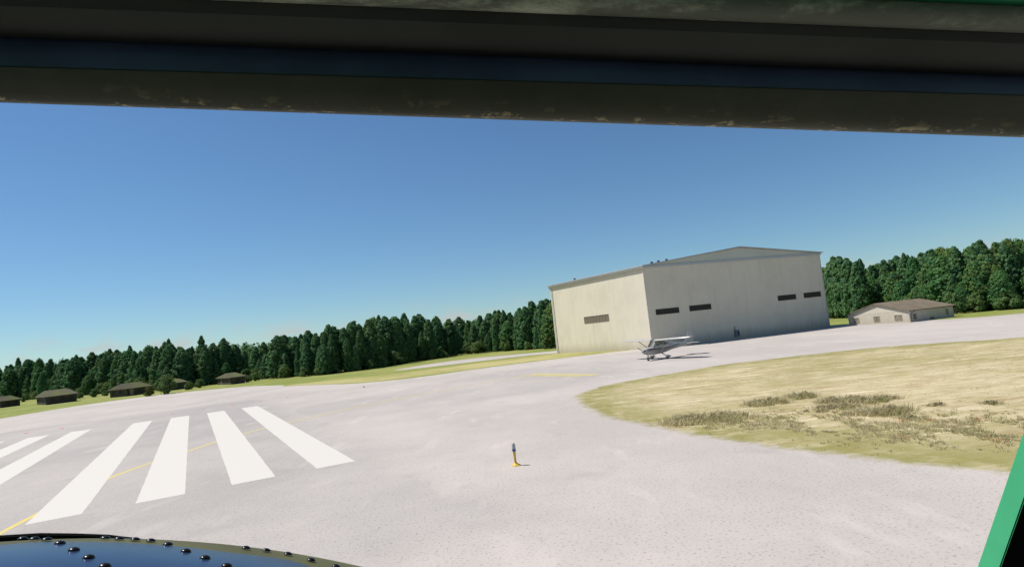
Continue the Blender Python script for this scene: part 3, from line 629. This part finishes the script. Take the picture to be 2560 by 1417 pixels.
# ------------------------------------------------------------------ parked high-wing light aircraft
M_PWHITE = paint('aircraft_white_paint', (0.37, 0.365, 0.34), 0.3, 0.5, 0.05)
M_PDARK = paint('aircraft_dark_stripe', (0.035, 0.03, 0.032), 0.35); M_PRED = paint('aircraft_red_stripe', (0.16, 0.035, 0.03), 0.35)
M_TYRE = paint('tyre_rubber', (0.02, 0.02, 0.02), 0.85); M_ALU = paint('polished_alloy', (0.45, 0.45, 0.46), 0.3, 0.5, 0.1, 8, 0.9)
k = N('cabin_glass'); k.color((0.03, 0.032, 0.03)).rough(0.45, 0.2); M_CGL = k.m
k = N('cabin_glass_bright'); k.color(k.mix(k.mr(k.noise(5, 2), 0.42, 0.58), (0.05, 0.05, 0.04), (0.36, 0.32, 0.17))).rough(0.15, 0.5); M_CGL2 = k.m
def aircraft(loc, rz):
    o = empty('light_aircraft', loc, rz); tag(o, 'small white high wing propeller aircraft with dark stripe parked before the hangar', 'aircraft')
    st = [(2.05, .36, .84, 1.34), (1.95, .43, .78, 1.42), (1.55, .50, .70, 1.47), (0.98, .55, .64, 1.52), (0.72, .56, .63, 1.82), (0.42, .57, .62, 2.16), (-.45, .57, .64, 2.2), (-1.25, .52, .74, 2.12), (-1.75, .45, .82, 1.92), (-2.3, .37, .92, 1.74), (-4.0, .24, 1.08, 1.58), (-5.6, .09, 1.2, 1.5), (-5.9, .04, 1.3, 1.46)]
    def ring(x, hw, z0, z1, n=24, grow=0.0):
        r = []; ex = 0.62
        for k_ in range(n):
            t = 2 * math.pi * k_ / n; c, s = math.cos(t), math.sin(t)
            r.append(Vector((x, math.copysign(abs(c) ** ex, c) * (hw + grow), (z0 + z1) / 2 + math.copysign(abs(s) ** ex, s) * ((z1 - z0) / 2 + grow))))
        return r
    MB().loft([ring(*s) for s in st]).build('fuselage', M_PWHITE, o, smooth=True)
    def at(x):
        for a, b in zip(st, st[1:]):
            if a[0] >= x >= b[0]:
                t = (a[0] - x) / (a[0] - b[0]); return tuple(a[i] + (b[i] - a[i]) * t for i in range(1, 4))
        return st[-1][1:]
    def side(x, z, sg, out=0.008):
        hw, z0, z1 = at(x); s = max(-1, min(1, (z - (z0 + z1) / 2) / ((z1 - z0) / 2))); sn = abs(s) ** (1 / 0.62); c = math.sqrt(max(0, 1 - sn * sn))
        return Vector((x, sg * (c ** 0.62 * hw + out), z))
    for sg in (1, -1):
        for mat, zz, hgt, x1 in ((M_PDARK, 1.33, 0.11, -3.6), (M_PRED, 1.21, 0.05, -3.2), (M_PDARK, 1.10, 0.035, -1.0)):
            m = MB(); xs = np.linspace(1.9, x1, 26); v = []; f = []
            for i, x in enumerate(xs):
                zc = zz - 0.10 * min(1, max(0, (1.9 - x) / 2.5)) + max(0, (-1.5 - x)) * 0.09; hh = hgt * (1 - max(0, (-1.5 - x)) * 0.25) / 2
                v += [side(x, zc - hh, sg), side(x, zc + hh, sg)]
                if i: a = 2 * i; f.append((a - 2, a - 1, a + 1, a))
            m.add(v, f).build('stripe', mat, o)
        for x0, x1, z0, z1, t0 in ((0.52, -0.35, 1.6, 2.04, 0.34), (-0.45, -1.1, 1.6, 2.02, 0.0), (-1.2, -1.75, 1.62, 1.86, 0.0)):   # side windows
            v = []; f = []; n_ = 6
            for i in range(n_ + 1):
                x = x0 + (x1 - x0) * i / n_; zt = z1 - (0.25 * (1 - i / n_) if t0 else 0) - (0.12 * i / n_ if x1 < -1.5 else 0)
                v += [side(x, z0, sg, .012), side(x, (z0 + zt) / 2, sg, .012), side(x, zt, sg, .012)]
                if i: a = 3 * i; f += [(a - 3, a - 2, a + 1, a), (a - 2, a - 1, a + 2, a + 1)]
            MB().add(v, f).build('side_window', M_CGL2, o, smooth=True)
        # wing
        rings = []
        for y, c0, xle in ((0.3, 1.63, .62), (2.7, 1.63, .62), (5.3, 1.14, .42), (5.5, 0.9, .3)):
            pr = [(0, 0), (.03, .5), (.12, .85), (.3, 1), (.6, .72), (.85, .3), (1, 0.03), (.85, -.12), (.5, -.35), (.2, -.45), (.05, -.3)]
            rings.append([Vector((xle - a * c0, sg * y, 2.16 + y * 0.03 + b * 0.095 * c0)) for a, b in pr])
        wg = MB().loft(rings).build('wing', M_PWHITE, o, smooth=True)
        for y0, y1 in ((0.75, 2.65), (2.75, 5.1)):
            MB().box((-1.0 if y0 < 1 else -.93, min(sg * y0, sg * y1), 2.24 if y0 < 1 else 2.3), (-.985 if y0 < 1 else -.915, max(sg * y0, sg * y1), 2.3 if y0 < 1 else 2.36)).build('flap' if y0 < 1 else 'aileron', M_PWHITE, wg)
        MB().tube([Vector((0.1, sg * 0.54, 0.9)), Vector((0.12, sg * 2.75, 2.2))], 0.07, 8, flat=0.5).build('strut', M_PWHITE, o, smooth=True)
        MB().tube([Vector((-.25, sg * .45, .72)), Vector((-.33, sg * 1.2, .3))], [.07, .05], 8).build('gear_leg', M_PWHITE, o)
        wh = MB().lathe([(0.05, -.07), (.17, -.08), (.21, -.04), (.21, .04), (.17, .08), (.05, .07)], 18, Matrix.Translation((-.35, sg * 1.25, .21)) @ Matrix.Rotation(math.pi / 2, 4, 'X')).build('wheel', M_TYRE, o, smooth=True)
        MB().loft([[Vector((x, sg * 1.25 + math.cos(t) * w_, zc + math.sin(t) * h_)) for t in np.linspace(0, 2 * math.pi, 12, endpoint=False)] for x, w_, h_, zc in ((.1, .03, .04, .26), (0, .1, .11, .28), (-.25, .14, .16, .32), (-.55, .11, .13, .31), (-.9, .02, .04, .27))]).build('wheel_fairing', M_PWHITE, o, smooth=True)
        # tailplane
        tp = [(0, 0), (.1, .5), (.35, .6), (1, .05), (.5, -.5), (.1, -.4)]
        MB().loft([[Vector((xle - a * c0, sg * y, 1.42 + b * 0.07)) for a, b in tp] for y, c0, xle in ((0.04, 1.3, -4.75), (1.6, .85, -4.98), (1.72, .6, -5.1))]).build('tailplane', M_PWHITE, o, smooth=True)
    # windscreen: a curved pane over the slope between cowl and cabin roof
    v = []; f = []
    for i, (x, hw, z0, z1) in enumerate(((0.97, .5, 0, 1.54), (0.72, .5, 0, 1.84), (0.46, .5, 0, 2.13))):
        for j, y in enumerate((-.47, -.3, 0, .3, .47)): v.append(Vector((x + 0.05 - abs(y) * 0.12, y, z1 + 0.02 - abs(y) ** 3 * 0.5)))
    for i in range(2):
        for j in range(4): a = i * 5 + j; f.append((a, a + 1, a + 6, a + 5))
    MB().add(v, f).build('windscreen', M_CGL, o, smooth=True)
    fin = lambda y: None
    fp = [(-4.35, 1.5), (-4.9, 1.72), (-5.45, 2.7), (-5.95, 2.74), (-5.75, 1.5)]
    MB().loft([[Vector((x, .01, z)) for x, z in fp], [Vector((x, .05 if z < 2 else .03, z)) for x, z in fp]]).build('fin', M_PWHITE, o)
    rp = [(-5.76, 1.4), (-5.96, 2.74), (-6.2, 2.72), (-6.15, 1.5)]
    MB().loft([[Vector((x, -.02, z)) for x, z in rp], [Vector((x, .03, z)) for x, z in rp]]).build('rudder', M_PWHITE, o)
    # nose gear, propeller
    MB().tube([Vector((1.45, 0, .8)), Vector((1.52, 0, .25))], .05, 8).build('nose_leg', M_STEEL, o)
    MB().lathe([(0.04, -.06), (.15, -.07), (.18, -.03), (.18, .03), (.15, .07), (.04, .06)], 16, Matrix.Translation((1.52, 0, .18)) @ Matrix.Rotation(math.pi / 2, 4, 'X')).build('wheel', M_TYRE, o, smooth=True)
    MB().loft([[Vector((1.52 + x, math.cos(t) * w_, .27 + math.sin(t) * h_)) for t in np.linspace(0, 2 * math.pi, 12, endpoint=False)] for x, w_, h_ in ((.36, .03, .03), (.25, .1, .11), (0, .13, .15), (-.3, .09, .1), (-.55, .02, .03))]).build('wheel_fairing', M_PWHITE, o, smooth=True)
    pr = MB().loft([[Vector((x, math.cos(t) * r_, 1.12 + math.sin(t) * r_)) for t in np.linspace(0, 2 * math.pi, 14, endpoint=False)] for x, r_ in ((2.06, .17), (2.2, .15), (2.32, .09), (2.38, .01))]).build('spinner', M_PWHITE, o, smooth=True)
    for sg in (1, -1):
        a = math.radians(-28); d = Vector((0, math.cos(a) * sg, math.sin(a) * sg)); u = Vector((1, 0, 0)); c = Vector((2.17, 0, 1.12)); n_ = d.cross(u)
        rg = []
        for t, w_, tw in ((.12, .05, .9), (.4, .075, .6), (.7, .07, .4), (.94, .035, .3)):
            e = (n_ * math.cos(tw) + u * math.sin(tw)); g = e.cross(d); rg.append([c + d * t + e * w_, c + d * t + g * .014, c + d * t - e * w_, c + d * t - g * .014])
        MB().loft(rg).build('propeller_blade', M_BLACK, o)
    for sg in (1, -1): MB().box((2.0, sg * .22 - .1, 1.12), (2.075, sg * .22 + .1, 1.28)).build('air_intake', M_BLACK, o, bevel=.02)
    MB().tube([Vector((1.35, .25, .72)), Vector((1.45, .27, .52))], .035, 8).build('exhaust', M_STEEL, o)
    MB().lathe([(0, 0), (.05, 0), (.05, .06), (0, .09)], 10, Matrix.Translation((-.2, 0, 2.2))).build('beacon', M_PRED, o)
    return o
AC = G(1645, 898); aircraft((AC.x, AC.y, 0.008), math.radians(212)).scale = (1.09, 1.09, 1.09)

# ------------------------------------------------------------------ taxiway marker post and runway lights
M_MY = paint('marker_yellow', (0.62, 0.38, 0.03), 0.4); M_MB = paint('marker_blue', (0.03, 0.05, 0.26), 0.4); M_MG = paint('marker_grey_lens', (0.33, 0.36, 0.36), 0.25, 0.5)
mp_ = G(1290, 1163); mk = empty('marker_post', (mp_.x, mp_.y, 0.005), math.radians(20)); tag(mk, 'yellow and blue marker post with grey domed head standing on the apron', 'marker post')
Tm = Matrix.Rotation(math.radians(-1.5), 4, 'Y')
MB().lathe([(0.185, 0), (0.18, 0.02), (0.10, 0.06), (0.055, 0.11), (0.045, 0.14)], 20, Tm).build('base', M_MY, mk, smooth=True)
MB().lathe([(0.044, 0.12), (0.042, 0.3), (0.055, 0.56)], 18, Tm).build('post', M_MY, mk, smooth=True)
MB().lathe([(0.066, 0.552), (0.072, 0.56), (0.072, 0.632), (0.066, 0.64)], 18, Tm).build('band', M_MB, mk, smooth=True)
MB().lathe([(0.064, 0.63), (0.068, 0.67), (0.07, 0.76), (0.062, 0.82), (0.04, 0.86), (0.0, 0.875)], 18, Tm).build('lens', M_MG, mk, smooth=True)
for z in (0.2, 0.3, 0.41, 0.51): MB().lathe([(0.012, 0), (0.012, .012), (0, .014)], 8, Tm @ Matrix.Translation((-0.05, -0.012, z)) @ Matrix.Rotation(-math.pi / 2, 4, 'Y')).build('bolt', M_BLACK, mk)
for z, x in ((.64, -.066), (.82, -.05)): MB().lathe([(0.014, 0), (0.014, .012), (0, .014)], 8, Tm @ Matrix.Translation((x, -.012, z)) @ Matrix.Rotation(-math.pi / 2, 4, 'Y')).build('bolt', M_BLACK, mk)
k = N('red_lamp'); k.color((0.5, 0.05, 0.05)); k.b.inputs['Emission Color'].default_value = (1, 0.25, 0.25, 1); k.b.inputs['Emission Strength'].default_value = 1.2; M_LAMP = k.m
for i, (x, y) in enumerate([(65, 1083), (155, 1071), (430, 1033), (508, 1022), (582, 1012), (650, 1002), (718, 993)]):
    p = G(x, y); o = empty('runway_light', (p.x, p.y, 0.013)); tag(o, 'tiny red runway end light in the row beyond the white bars', 'light', 'red runway end lights')
    MB().lathe([(0.14, 0), (0.14, 0.02), (0.08, 0.035), (0, 0.035)], 14).build('housing', M_STEEL, o, smooth=True)
    MB().lathe([(0.065, 0.035), (0.065, 0.07), (0.04, 0.10), (0, 0.105)], 12).build('lens', M_LAMP, o, smooth=True)
p = G(910, 968); o = empty('edge_light', (p.x, p.y, 0.005)); tag(o, 'small dark light stub on the pavement edge beyond the yellow line', 'light')
MB().lathe([(0.14, 0), (0.14, .03), (.05, .05), (.05, .1), (.07, .11), (.07, .17), (0, .2)], 12).build('body', M_STEEL, o, smooth=True)
MB().lathe([(0.071, .12), (.074, .14), (.071, .16)], 12).build('lens', M_MG, o)

# ------------------------------------------------------------------ scrub and grass of the island
def blade_cloud(pts, r, per, smin, smax, wid=0.011):
    """upright sprigs fanning out of low tufts"""
    n = len(pts); s_ = np.repeat(r.uniform(smin, smax, n), per); base = np.repeat(np.array([(p.x, p.y, 0.004) for p in pts]), per, 0)
    off = r.normal(size=(n * per, 2)) * (s_ * 0.75)[:, None]; base[:, :2] += off
    a = r.uniform(0, 2 * math.pi, n * per); d = np.stack([np.cos(a), np.sin(a), 0 * a], 1) * (wid * r.uniform(.6, 1.4, n * per))[:, None]
    tip = base + np.concatenate([off * 0.55 + r.normal(size=off.shape) * .02, (s_ * r.uniform(.55, 1.25, n * per))[:, None]], 1)
    v = np.stack([base - d, base + d, tip + d * .35, tip - d * .35], 1).reshape(-1, 3); return v, np.arange(len(v)).reshape(-1, 4)
def shrub_mesh(seed, w_, d_, h_, n, mat):
    r = np.random.default_rng(seed); c = []; R = []
    for i in range(n):
        a = r.uniform(0, 6.28); q = math.sqrt(r.uniform(0, 1)); c.append((math.cos(a) * q * w_ / 2, math.sin(a) * q * d_ / 2, h_ * 0.68 * (0.25 + 0.5 * (1 - q * q) * r.uniform(.6, 1.1)))); R.append(h_ * r.uniform(0.16, 0.27))
    v, f = leaf_cloud(np.array(c), np.array(R), 90, 0.024, r, 0.75, 0.6, up=0.8); v[:, 2] = np.maximum(v[:, 2], 0.0)
    q = [Vector((x + r.normal() * .12, y + r.normal() * .12, 0)) for x, y, z in c for _ in range(4)]; v2, f2 = blade_cloud(q, r, 14, h_ * .2, h_ * .5); v = np.vstack([v, v2]); f = np.vstack([f, f2 + len(f) * 4]); return fast_mesh('foliage', v, f, mat)
M_SCRUB = leaf_mat('heather_foliage', (0.56, 0.50, 0.31), (0.58, 0.515, 0.32), (0.46, 0.425, 0.22), 0.6)
M_RUST = leaf_mat('rust_foliage', (0.58, 0.30, 0.15), (0.58, 0.30, 0.15), (0.46, 0.26, 0.13), 0.3)
def shrub(x, y, w_, d_, h_, n, seed, label):
    p = G(x, y, 0.01); o = empty('shrub', (p.x, p.y, 0.008)); tag(o, label, 'shrub', 'heathery shrubs on the grass island')
    c = bpy.data.objects.new('foliage', shrub_mesh(seed, w_, d_, h_, n, M_SCRUB)); COL.objects.link(c); c.parent = o
    m = MB()
    for i in range(9):
        a = i * 0.7; m.tube([Vector((math.cos(a) * .04, math.sin(a) * .04, 0)), Vector((math.cos(a) * w_ * .25, math.sin(a) * d_ * .25, h_ * .6))], [.014, .006], 5)
    m.build('stems', M_BARK, o)
shrub(1764, 1050, 4.2, 2.2, 0.62, 42, 1, 'widest grey green shrub, at the left front of the island scrub')
shrub(1700, 1053, 1.0, 0.9, 0.32, 10, 12, 'small dark shrub at the left tip of the island scrub')
shrub(1916, 1010, 2.3, 1.3, 0.58, 26, 2, 'low oblong shrub alone on the pale grass, left of the small round one')
shrub(2000, 994, 1.5, 1.2, 0.6, 18, 3, 'small round shrub farthest from the camera on the grass island')
shrub(2105, 1003, 2.2, 1.4, 0.52, 24, 4, 'left shrub of the pair at the back of the scrub')
shrub(2180, 1003, 2.4, 1.2, 0.5, 24, 5, 'right shrub of the pair at the back of the scrub')
shrub(2195, 1034, 2.5, 1.5, 0.62, 28, 6, 'domed shrub in front of the pair at the back of the scrub')
shrub(2080, 1022, 2.6, 1.3, 0.4, 22, 7, 'flat spreading shrub between the domed one and the oblong one')
shrub(2475, 1010, 0.5, 0.4, 0.3, 6, 9, 'single small tuft at the far right of the pale grass')
shrub(2345, 1013, 0.7, 0.5, 0.25, 7, 10, 'single small grey tuft on the pale grass right of the scrub')
shrub(2270, 1045, 0.7, 0.6, 0.25, 8, 11, 'small tuft just right of the domed shrub')
def scatter(n, ysel, rng):
    out = []
    while len(out) < n:
        x = rng.uniform(1690, 2640); t = (x - 1690) / 870; ymid = 1050 + t * 26; hw = 12 + 26 * min(1, t * 1.4); y = ymid + rng.normal() * hw * 0.62
        if ysel(x, y): out.append(G(x, y, 0.01))
    return out
def tufts(name, n, mat, label, seed, smin, smax):
    r = np.random.default_rng(seed); pts = scatter(n, lambda x, y: math.sin(x * .013 + y * .05) + math.sin(x * .031 - y * .11 + 1) > -0.7, r)
    v, f = blade_cloud(pts, r, 20, smin, smax)
    o = bpy.data.objects.new(name, fast_mesh(name, v, f, mat)); COL.objects.link(o); tag(o, label, name.replace('_', ' '), kind='stuff')
tufts('heather', 1250, M_SCRUB, 'low grey green heather covering the front of the grass island', 21, 0.035, 0.11)
tufts('rust_heather', 12, M_RUST, 'scattered rust orange sprigs among the heather', 22, 0.09, 0.17)
def grass_tufts(name, poly, n, zmin, zmax, mat, label, seed, hgt):
    r = np.random.default_rng(seed); P_ = np.array([(p.x, p.y) for p in poly]); lo, hi = P_.min(0), P_.max(0); pts = []
    q = r.uniform(lo, hi, (n * 3, 2)); ins = np.zeros(len(q), bool)
    for i in range(len(P_)):
        a, b = P_[i], P_[i - 1]; cr = ((a[1] > q[:, 1]) != (b[1] > q[:, 1])) & (q[:, 0] < (b[0] - a[0]) * (q[:, 1] - a[1]) / (b[1] - a[1] + 1e-9) + a[0]); ins ^= cr
    q = q[ins][:n]; nb = 4; Q = np.repeat(q, nb, 0) + r.normal(size=(len(q) * nb, 2)) * 0.05; a = r.uniform(0, 6.28, len(Q)); wv = r.uniform(.008, .018, len(Q)); h = hgt * r.uniform(.4, 1.2, len(Q))
    d = np.stack([np.cos(a), np.sin(a)], 1) * wv[:, None]; ln = r.normal(size=(len(Q), 2)) * h[:, None] * .5
    z = np.full((len(Q), 1), 0.006)
    v = np.stack([np.hstack([Q - d, z]), np.hstack([Q + d, z]), np.hstack([Q + ln, z + h[:, None]])], 1).reshape(-1, 3)
    o = bpy.data.objects.new(name, fast_mesh(name, v, np.arange(len(v)).reshape(-1, 3), mat)); COL.objects.link(o); tag(o, label, 'grass', kind='stuff')
M_BLADE = leaf_mat('dry_blades', (0.52, 0.45, 0.29), (0.52, 0.45, 0.29), (0.36, 0.33, 0.14), 0.5)
grass_tufts('dry_grass', isle, 3500, 0, 0, M_BLADE, 'short dry grass blades on the island', 31, 0.05)

# ------------------------------------------------------------------ the aircraft the view is taken from: window frame, roof, nose
M_BOW = None
k = N('worn_olive_frame'); a = k.noise(3.0, 5, 0.7, stretch=(1, 1, 1)); b = k.noise(60, 5, 0.7, stretch=(.6, 1, 1))
ed = k.n('Attribute'); ed.attribute_name = 'edge'
wear = k.math('MULTIPLY', k.mr(b, 0.55, 0.64), ed.outputs['Fac']); c0 = k.mix(k.mr(a, 0.35, 0.7), (0.070, 0.067, 0.048), (0.088, 0.087, 0.061))
k.color(k.mix(wear, c0, (0.55, 0.47, 0.28))).rough(0.6, 0.25); M_BOW = k.m
M_SKYTINT = paint('navy_sky_tint', (0.075, 0.115, 0.20), 0.3, 0.5, 0.2, 5)  # sky reflection on the bow, put into the colour as navy
M_DARKM = paint('dark_headliner', (0.065, 0.065, 0.056), 0.7, 0.2, 0.15, 3)
k = N('scuffed_grey_roll'); a = k.noise(14, 6, 0.75, stretch=(0.5, 1.6, 1)); b = k.noise(5, 3)
k.color(k.mix(k.mr(a, 0.42, 0.68), (0.17, 0.175, 0.14), k.mix(k.mr(b, .4, .6), (0.66, 0.66, 0.49), (0.44, 0.46, 0.36)))).rough(0.6, 0.3).bump(a, 0.4, 0.004); M_ROLL = k.m
M_INT = paint('cockpit_bounce_grey', (0.30, 0.31, 0.27), 0.6, 0.2)  # pale tone chosen to bounce light inside the unseen shell
M_GREEN = paint('emerald_paint', (0.036, 0.285, 0.13), 0.6, 0.12, 0.05)
M_OLIVE = paint('nose_olive_paint', (0.085, 0.085, 0.032), 0.6, 0.15, 0.15, 3)
k = N('nose_blue_gloss'); a = k.noise(2.2, 4); k.color(k.mix(k.mr(a, .3, .7), (0.016, 0.032, 0.075), (0.022, 0.040, 0.09))).rough(0.24, 0.4); M_NBLUE = k.m  # dark blue base with a glossy finish
k = N('rivet_black'); k.color((0.009, 0.008, 0.007)).rough(0.28, 0.25); M_RIV = k.m
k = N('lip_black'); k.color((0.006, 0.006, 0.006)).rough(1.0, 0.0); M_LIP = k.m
own = empty('aircraft_fuselage', (0, 0.3, 0)); own.rotation_euler = (0, 0, 0); tag(own, 'dark window frame, green post and riveted nose of the aircraft around the viewer', 'aircraft')
OW = Vector((0, 0.3, 0))
def wbuild(m, name, mat, parent=own, **kw):
    if parent is own: m.v = [q - OW for q in m.v]
    else: m.v = [q - OW for q in m.v]
    return m.build(name, mat, parent, **kw)
def bar(profile, x0=-2900, x1=3490, seg=40):
    """profile: list of (y at x=0, y at x=2560, depth); straight member across the front"""
    rings = []
    for i in range(seg + 1):
        x = x0 + (x1 - x0) * i / seg; t = x / 2560.0
        rings.append([P(x, ya + (yb - ya) * t, d) for ya, yb, d in profile])
    return MB().loft(rings)
bw = bar([(257, 344, .725), (250, 338, .708), (232, 322, .698), (200, 296, .690), (168, 240, .688), (158, 232, .70), (150, 225, .80), (236, 325, .80)])
bwo = wbuild(bw, 'window_bow', M_BOW, smooth=True)
n_ = 8; at = bwo.data.attributes.new('edge', 'FLOAT', 'POINT'); at.data.foreach_set('value', [(1.0, .9, .16, .02, 0.02, 0, 0, 0.5)[i % n_] for i in range(len(bwo.data.vertices))])
wbuild(bar([(176, 250, .700), (166, 240, .6915), (130, 214, .696), (94, 191, .712), (90, 187, .73), (160, 225, .76)]), 'sky_tint_strip', M_SKYTINT, smooth=True)  # added strip, its colour carries the reflected sky
wbuild(bar([(95, 192, .716), (80, 178, .690), (50, 148, .666), (15, 110, .655), (-20, 80, .655), (-60, 40, .68), (-60, 40, .80), (95, 192, .80)]), 'header_rail', M_DARKM, smooth=True)
rr = []
for i in range(25):
    x = -2900 + 6390 * i / 24; t = x / 2560; c = P(x, -54 + 104 * t, .648); rr.append(c)
wbuild(MB().tube(rr, 0.0135, 14), 'blind_roll', M_ROLL, smooth=True)
# roof skin and unseen low-sided shell, added to dim the cockpit and bounce light (local axes: right, up, forward)
def L3(r, u, f): return EYE + CR * r + CU * u + CF * f
def slab(q, th, nrm): 
    q = [L3(*p) for p in q]; n = (CR * nrm[0] + CU * nrm[1] + CF * nrm[2]) * th
    return MB().loft([q, [p + n for p in q]])
rp = [P(-2900, -180, .668), P(3600, 88, .668), L3(1.05, .30, -.9), L3(-1.93, .42, -.9)]
wbuild(MB().loft([rp, [p + CU * 0.03 for p in rp]]), 'roof_skin', M_GREEN)
wbuild(slab([(-1.9, -.95, .95), (-1.9, -.34, .95), (-1.9, -.34, -.9), (-1.9, -.95, -.9)], 0.03, (-1, 0, 0)), 'unseen_side', M_INT)
wbuild(slab([(1.02, -.95, 1.02), (1.02, -.34, 1.02), (1.02, -.34, -.9), (1.02, -.95, -.9)], 0.03, (1, 0, 0)), 'unseen_side', M_INT)
wbuild(slab([(-1.93, -.95, -.9), (1.05, -.95, -.9), (1.05, .3, -.9), (-1.93, .42, -.9)], 0.03, (0, 0, -1)), 'unseen_bulkhead', M_INT)
wbuild(slab([(-1.93, -.96, -.9), (1.05, -.96, -.9), (1.05, -.96, 1.15), (-1.93, -.96, 1.15)], 0.03, (0, -1, 0)), 'unseen_floor', M_INT)
wbuild(slab([(-1.93, -.955, 1.12), (1.05, -.955, 1.12), (1.05, -.70, 1.12), (-1.93, -.70, 1.12)], 0.04, (0, 0, 1)), 'unseen_front_sill', M_INT)
# green windscreen post at the right
def post_edge(y, l): return (2560 - (y - 1075) * 117 / 342) if l else (2560 - (y - 1265) * 55 / 152)
pa0, pb0 = P(post_edge(1600, True), 1600, 1.20), P(post_edge(1600, False), 1600, 1.08)        # foot, behind the sill
pa1 = P(post_edge(345, True), 345, .76); pb1 = pa1 + (pb0 - pa0) * 0.8                          # head, under the bow
pr = []
for t in np.linspace(0, 1, 9):
    a = pa0.lerp(pa1, t); b = pb0.lerp(pb1, t); pr.append([a, b, b + CF * .05 + CR * .03, a + CF * .02 + CR * .03])
wbuild(MB().loft(pr), 'windscreen_post', M_GREEN, bevel=0.004)
pr2 = []
for t in (0, .12, .24, .36):
    b = pb0.lerp(pb1, t) + CF * .004; u_ = (b - EYE).dot(CU); q = L3(1.02, u_, 1.02); pr2.append([b, q, q + CF * .02, b + CF * .01 + CR * .03])
wbuild(MB().loft(pr2), 'side_lining', M_LIP)
# nose: broad domed skin ahead of the window, lower left
S0 = -1.36
def nose_u(s, d):
    ds = s - S0; dd = d - 1.16
    u = -.665 - dd * dd / 4.0 - .14 * ds * ds
    if dd > 1.0: u -= (dd - 1.0) ** 2 * .8
    if ds > 1.0: u -= (ds - 1.0) ** 2 * 3.0
    if ds < -1.0: u -= (-ds - 1.0) ** 2 * 3.0
    if dd < -.1: u -= (-.1 - dd) ** 2 * 2
    return u
def grid(us, ds, fu, off=0.0):
    v = []; f = []
    for d in ds:
        for s in us: v.append(L3(s, fu(s, d) + off, d))
    n = len(us)
    for j in range(len(ds) - 1):
        for i in range(n - 1): a = j * n + i; f.append((a, a + 1, a + n + 1, a + n))
    return MB().add(v, f)
nose = wbuild(grid(np.linspace(S0 - 1.7, S0 + 1.55, 60), np.linspace(1.0, 3.0, 60), nose_u), 'nose_skin', M_OLIVE, smooth=True)
nm = nose.modifiers.new('thickness', 'SOLIDIFY'); nm.thickness = 0.01; nm.offset = -1
def nose_hit(px_, py_, start=1.2):
    tx = (px_ - PW / 2) / F; ty = -(py_ - PH / 2) / F; best = (9, 0); d = start
    while d < 2.35:
        g = ty * d - nose_u(tx * d, d)
        if g <= 0: return tx * d, d
        if g < best[0]: best = (g, d)
        d += .002
    return tx * best[1], best[1]
edge_line = [nose_hit(x, y) for x, y in ((-60, 1372), (0, 1364), (60, 1359), (130, 1356), (210, 1356), (300, 1358), (400, 1364), (480, 1371), (560, 1381), (640, 1390), (710, 1399), (760, 1411), (785, 1424), (800, 1450))]
es = [a for a, b in edge_line]; edv = [b for a, b in edge_line]
# blue panel: follows the skin 3 mm proud, its far edge along the seam
v = []; f = []; us = np.linspace(S0 - 1.0, es[-1], 50); nd = 26
o_ = np.argsort(es); ess = np.array(es)[o_]; eds = np.array(edv)[o_]
for i, s in enumerate(us):
    de = float(np.interp(s, ess, eds)); d0 = 1.02
    for j in range(nd): d = d0 + (de - d0) * j / (nd - 1); v.append(L3(s, nose_u(s, d) + .0035, d))
for i in range(len(us) - 1):
    for j in range(nd - 1): a = i * nd + j; f.append((a, a + nd, a + nd + 1, a + 1))
bp = wbuild(MB().add(v, f), 'nose_panel', M_NBLUE, smooth=True)
# round-headed rivets in rows that run forward over the nose
riv = MB(); prof = [(0.0145, 0), (0.014, .002), (0.012, .0048), (0.008, .0072), (0.0035, .0084), (0.0, .0088)]
riv.lathe(prof, 16); _r = riv.build('rivet', M_RIV, None, smooth=True); RM = _r.data; bpy.data.objects.remove(_r)
for i, (x, y) in enumerate([(57, 1349), (86, 1350.5), (117, 1352), (150, 1361), (185, 1378), (222, 1397), (262, 1419), (263, 1348), (298, 1350), (338, 1352), (377, 1355), (420, 1364), (465, 1381), (513, 1398), (567, 1418), (615, 1373), (666, 1379), (720, 1388), (778, 1403), (840, 1419)]):
    s, d = nose_hit(x, y); e = 1e-3
    n = (CU - CR * ((nose_u(s + e, d) - nose_u(s - e, d)) / (2 * e)) - CF * ((nose_u(s, d + e) - nose_u(s, d - e)) / (2 * e))).normalized()
    o = bpy.data.objects.new('rivet', RM); COL.objects.link(o); o.parent = nose
    o.matrix_local = Matrix.Translation(L3(s, nose_u(s, d) + .0036, d) - OW) @ n.to_track_quat('Z', 'Y').to_matrix().to_4x4()
# black lip beyond the dome's crest
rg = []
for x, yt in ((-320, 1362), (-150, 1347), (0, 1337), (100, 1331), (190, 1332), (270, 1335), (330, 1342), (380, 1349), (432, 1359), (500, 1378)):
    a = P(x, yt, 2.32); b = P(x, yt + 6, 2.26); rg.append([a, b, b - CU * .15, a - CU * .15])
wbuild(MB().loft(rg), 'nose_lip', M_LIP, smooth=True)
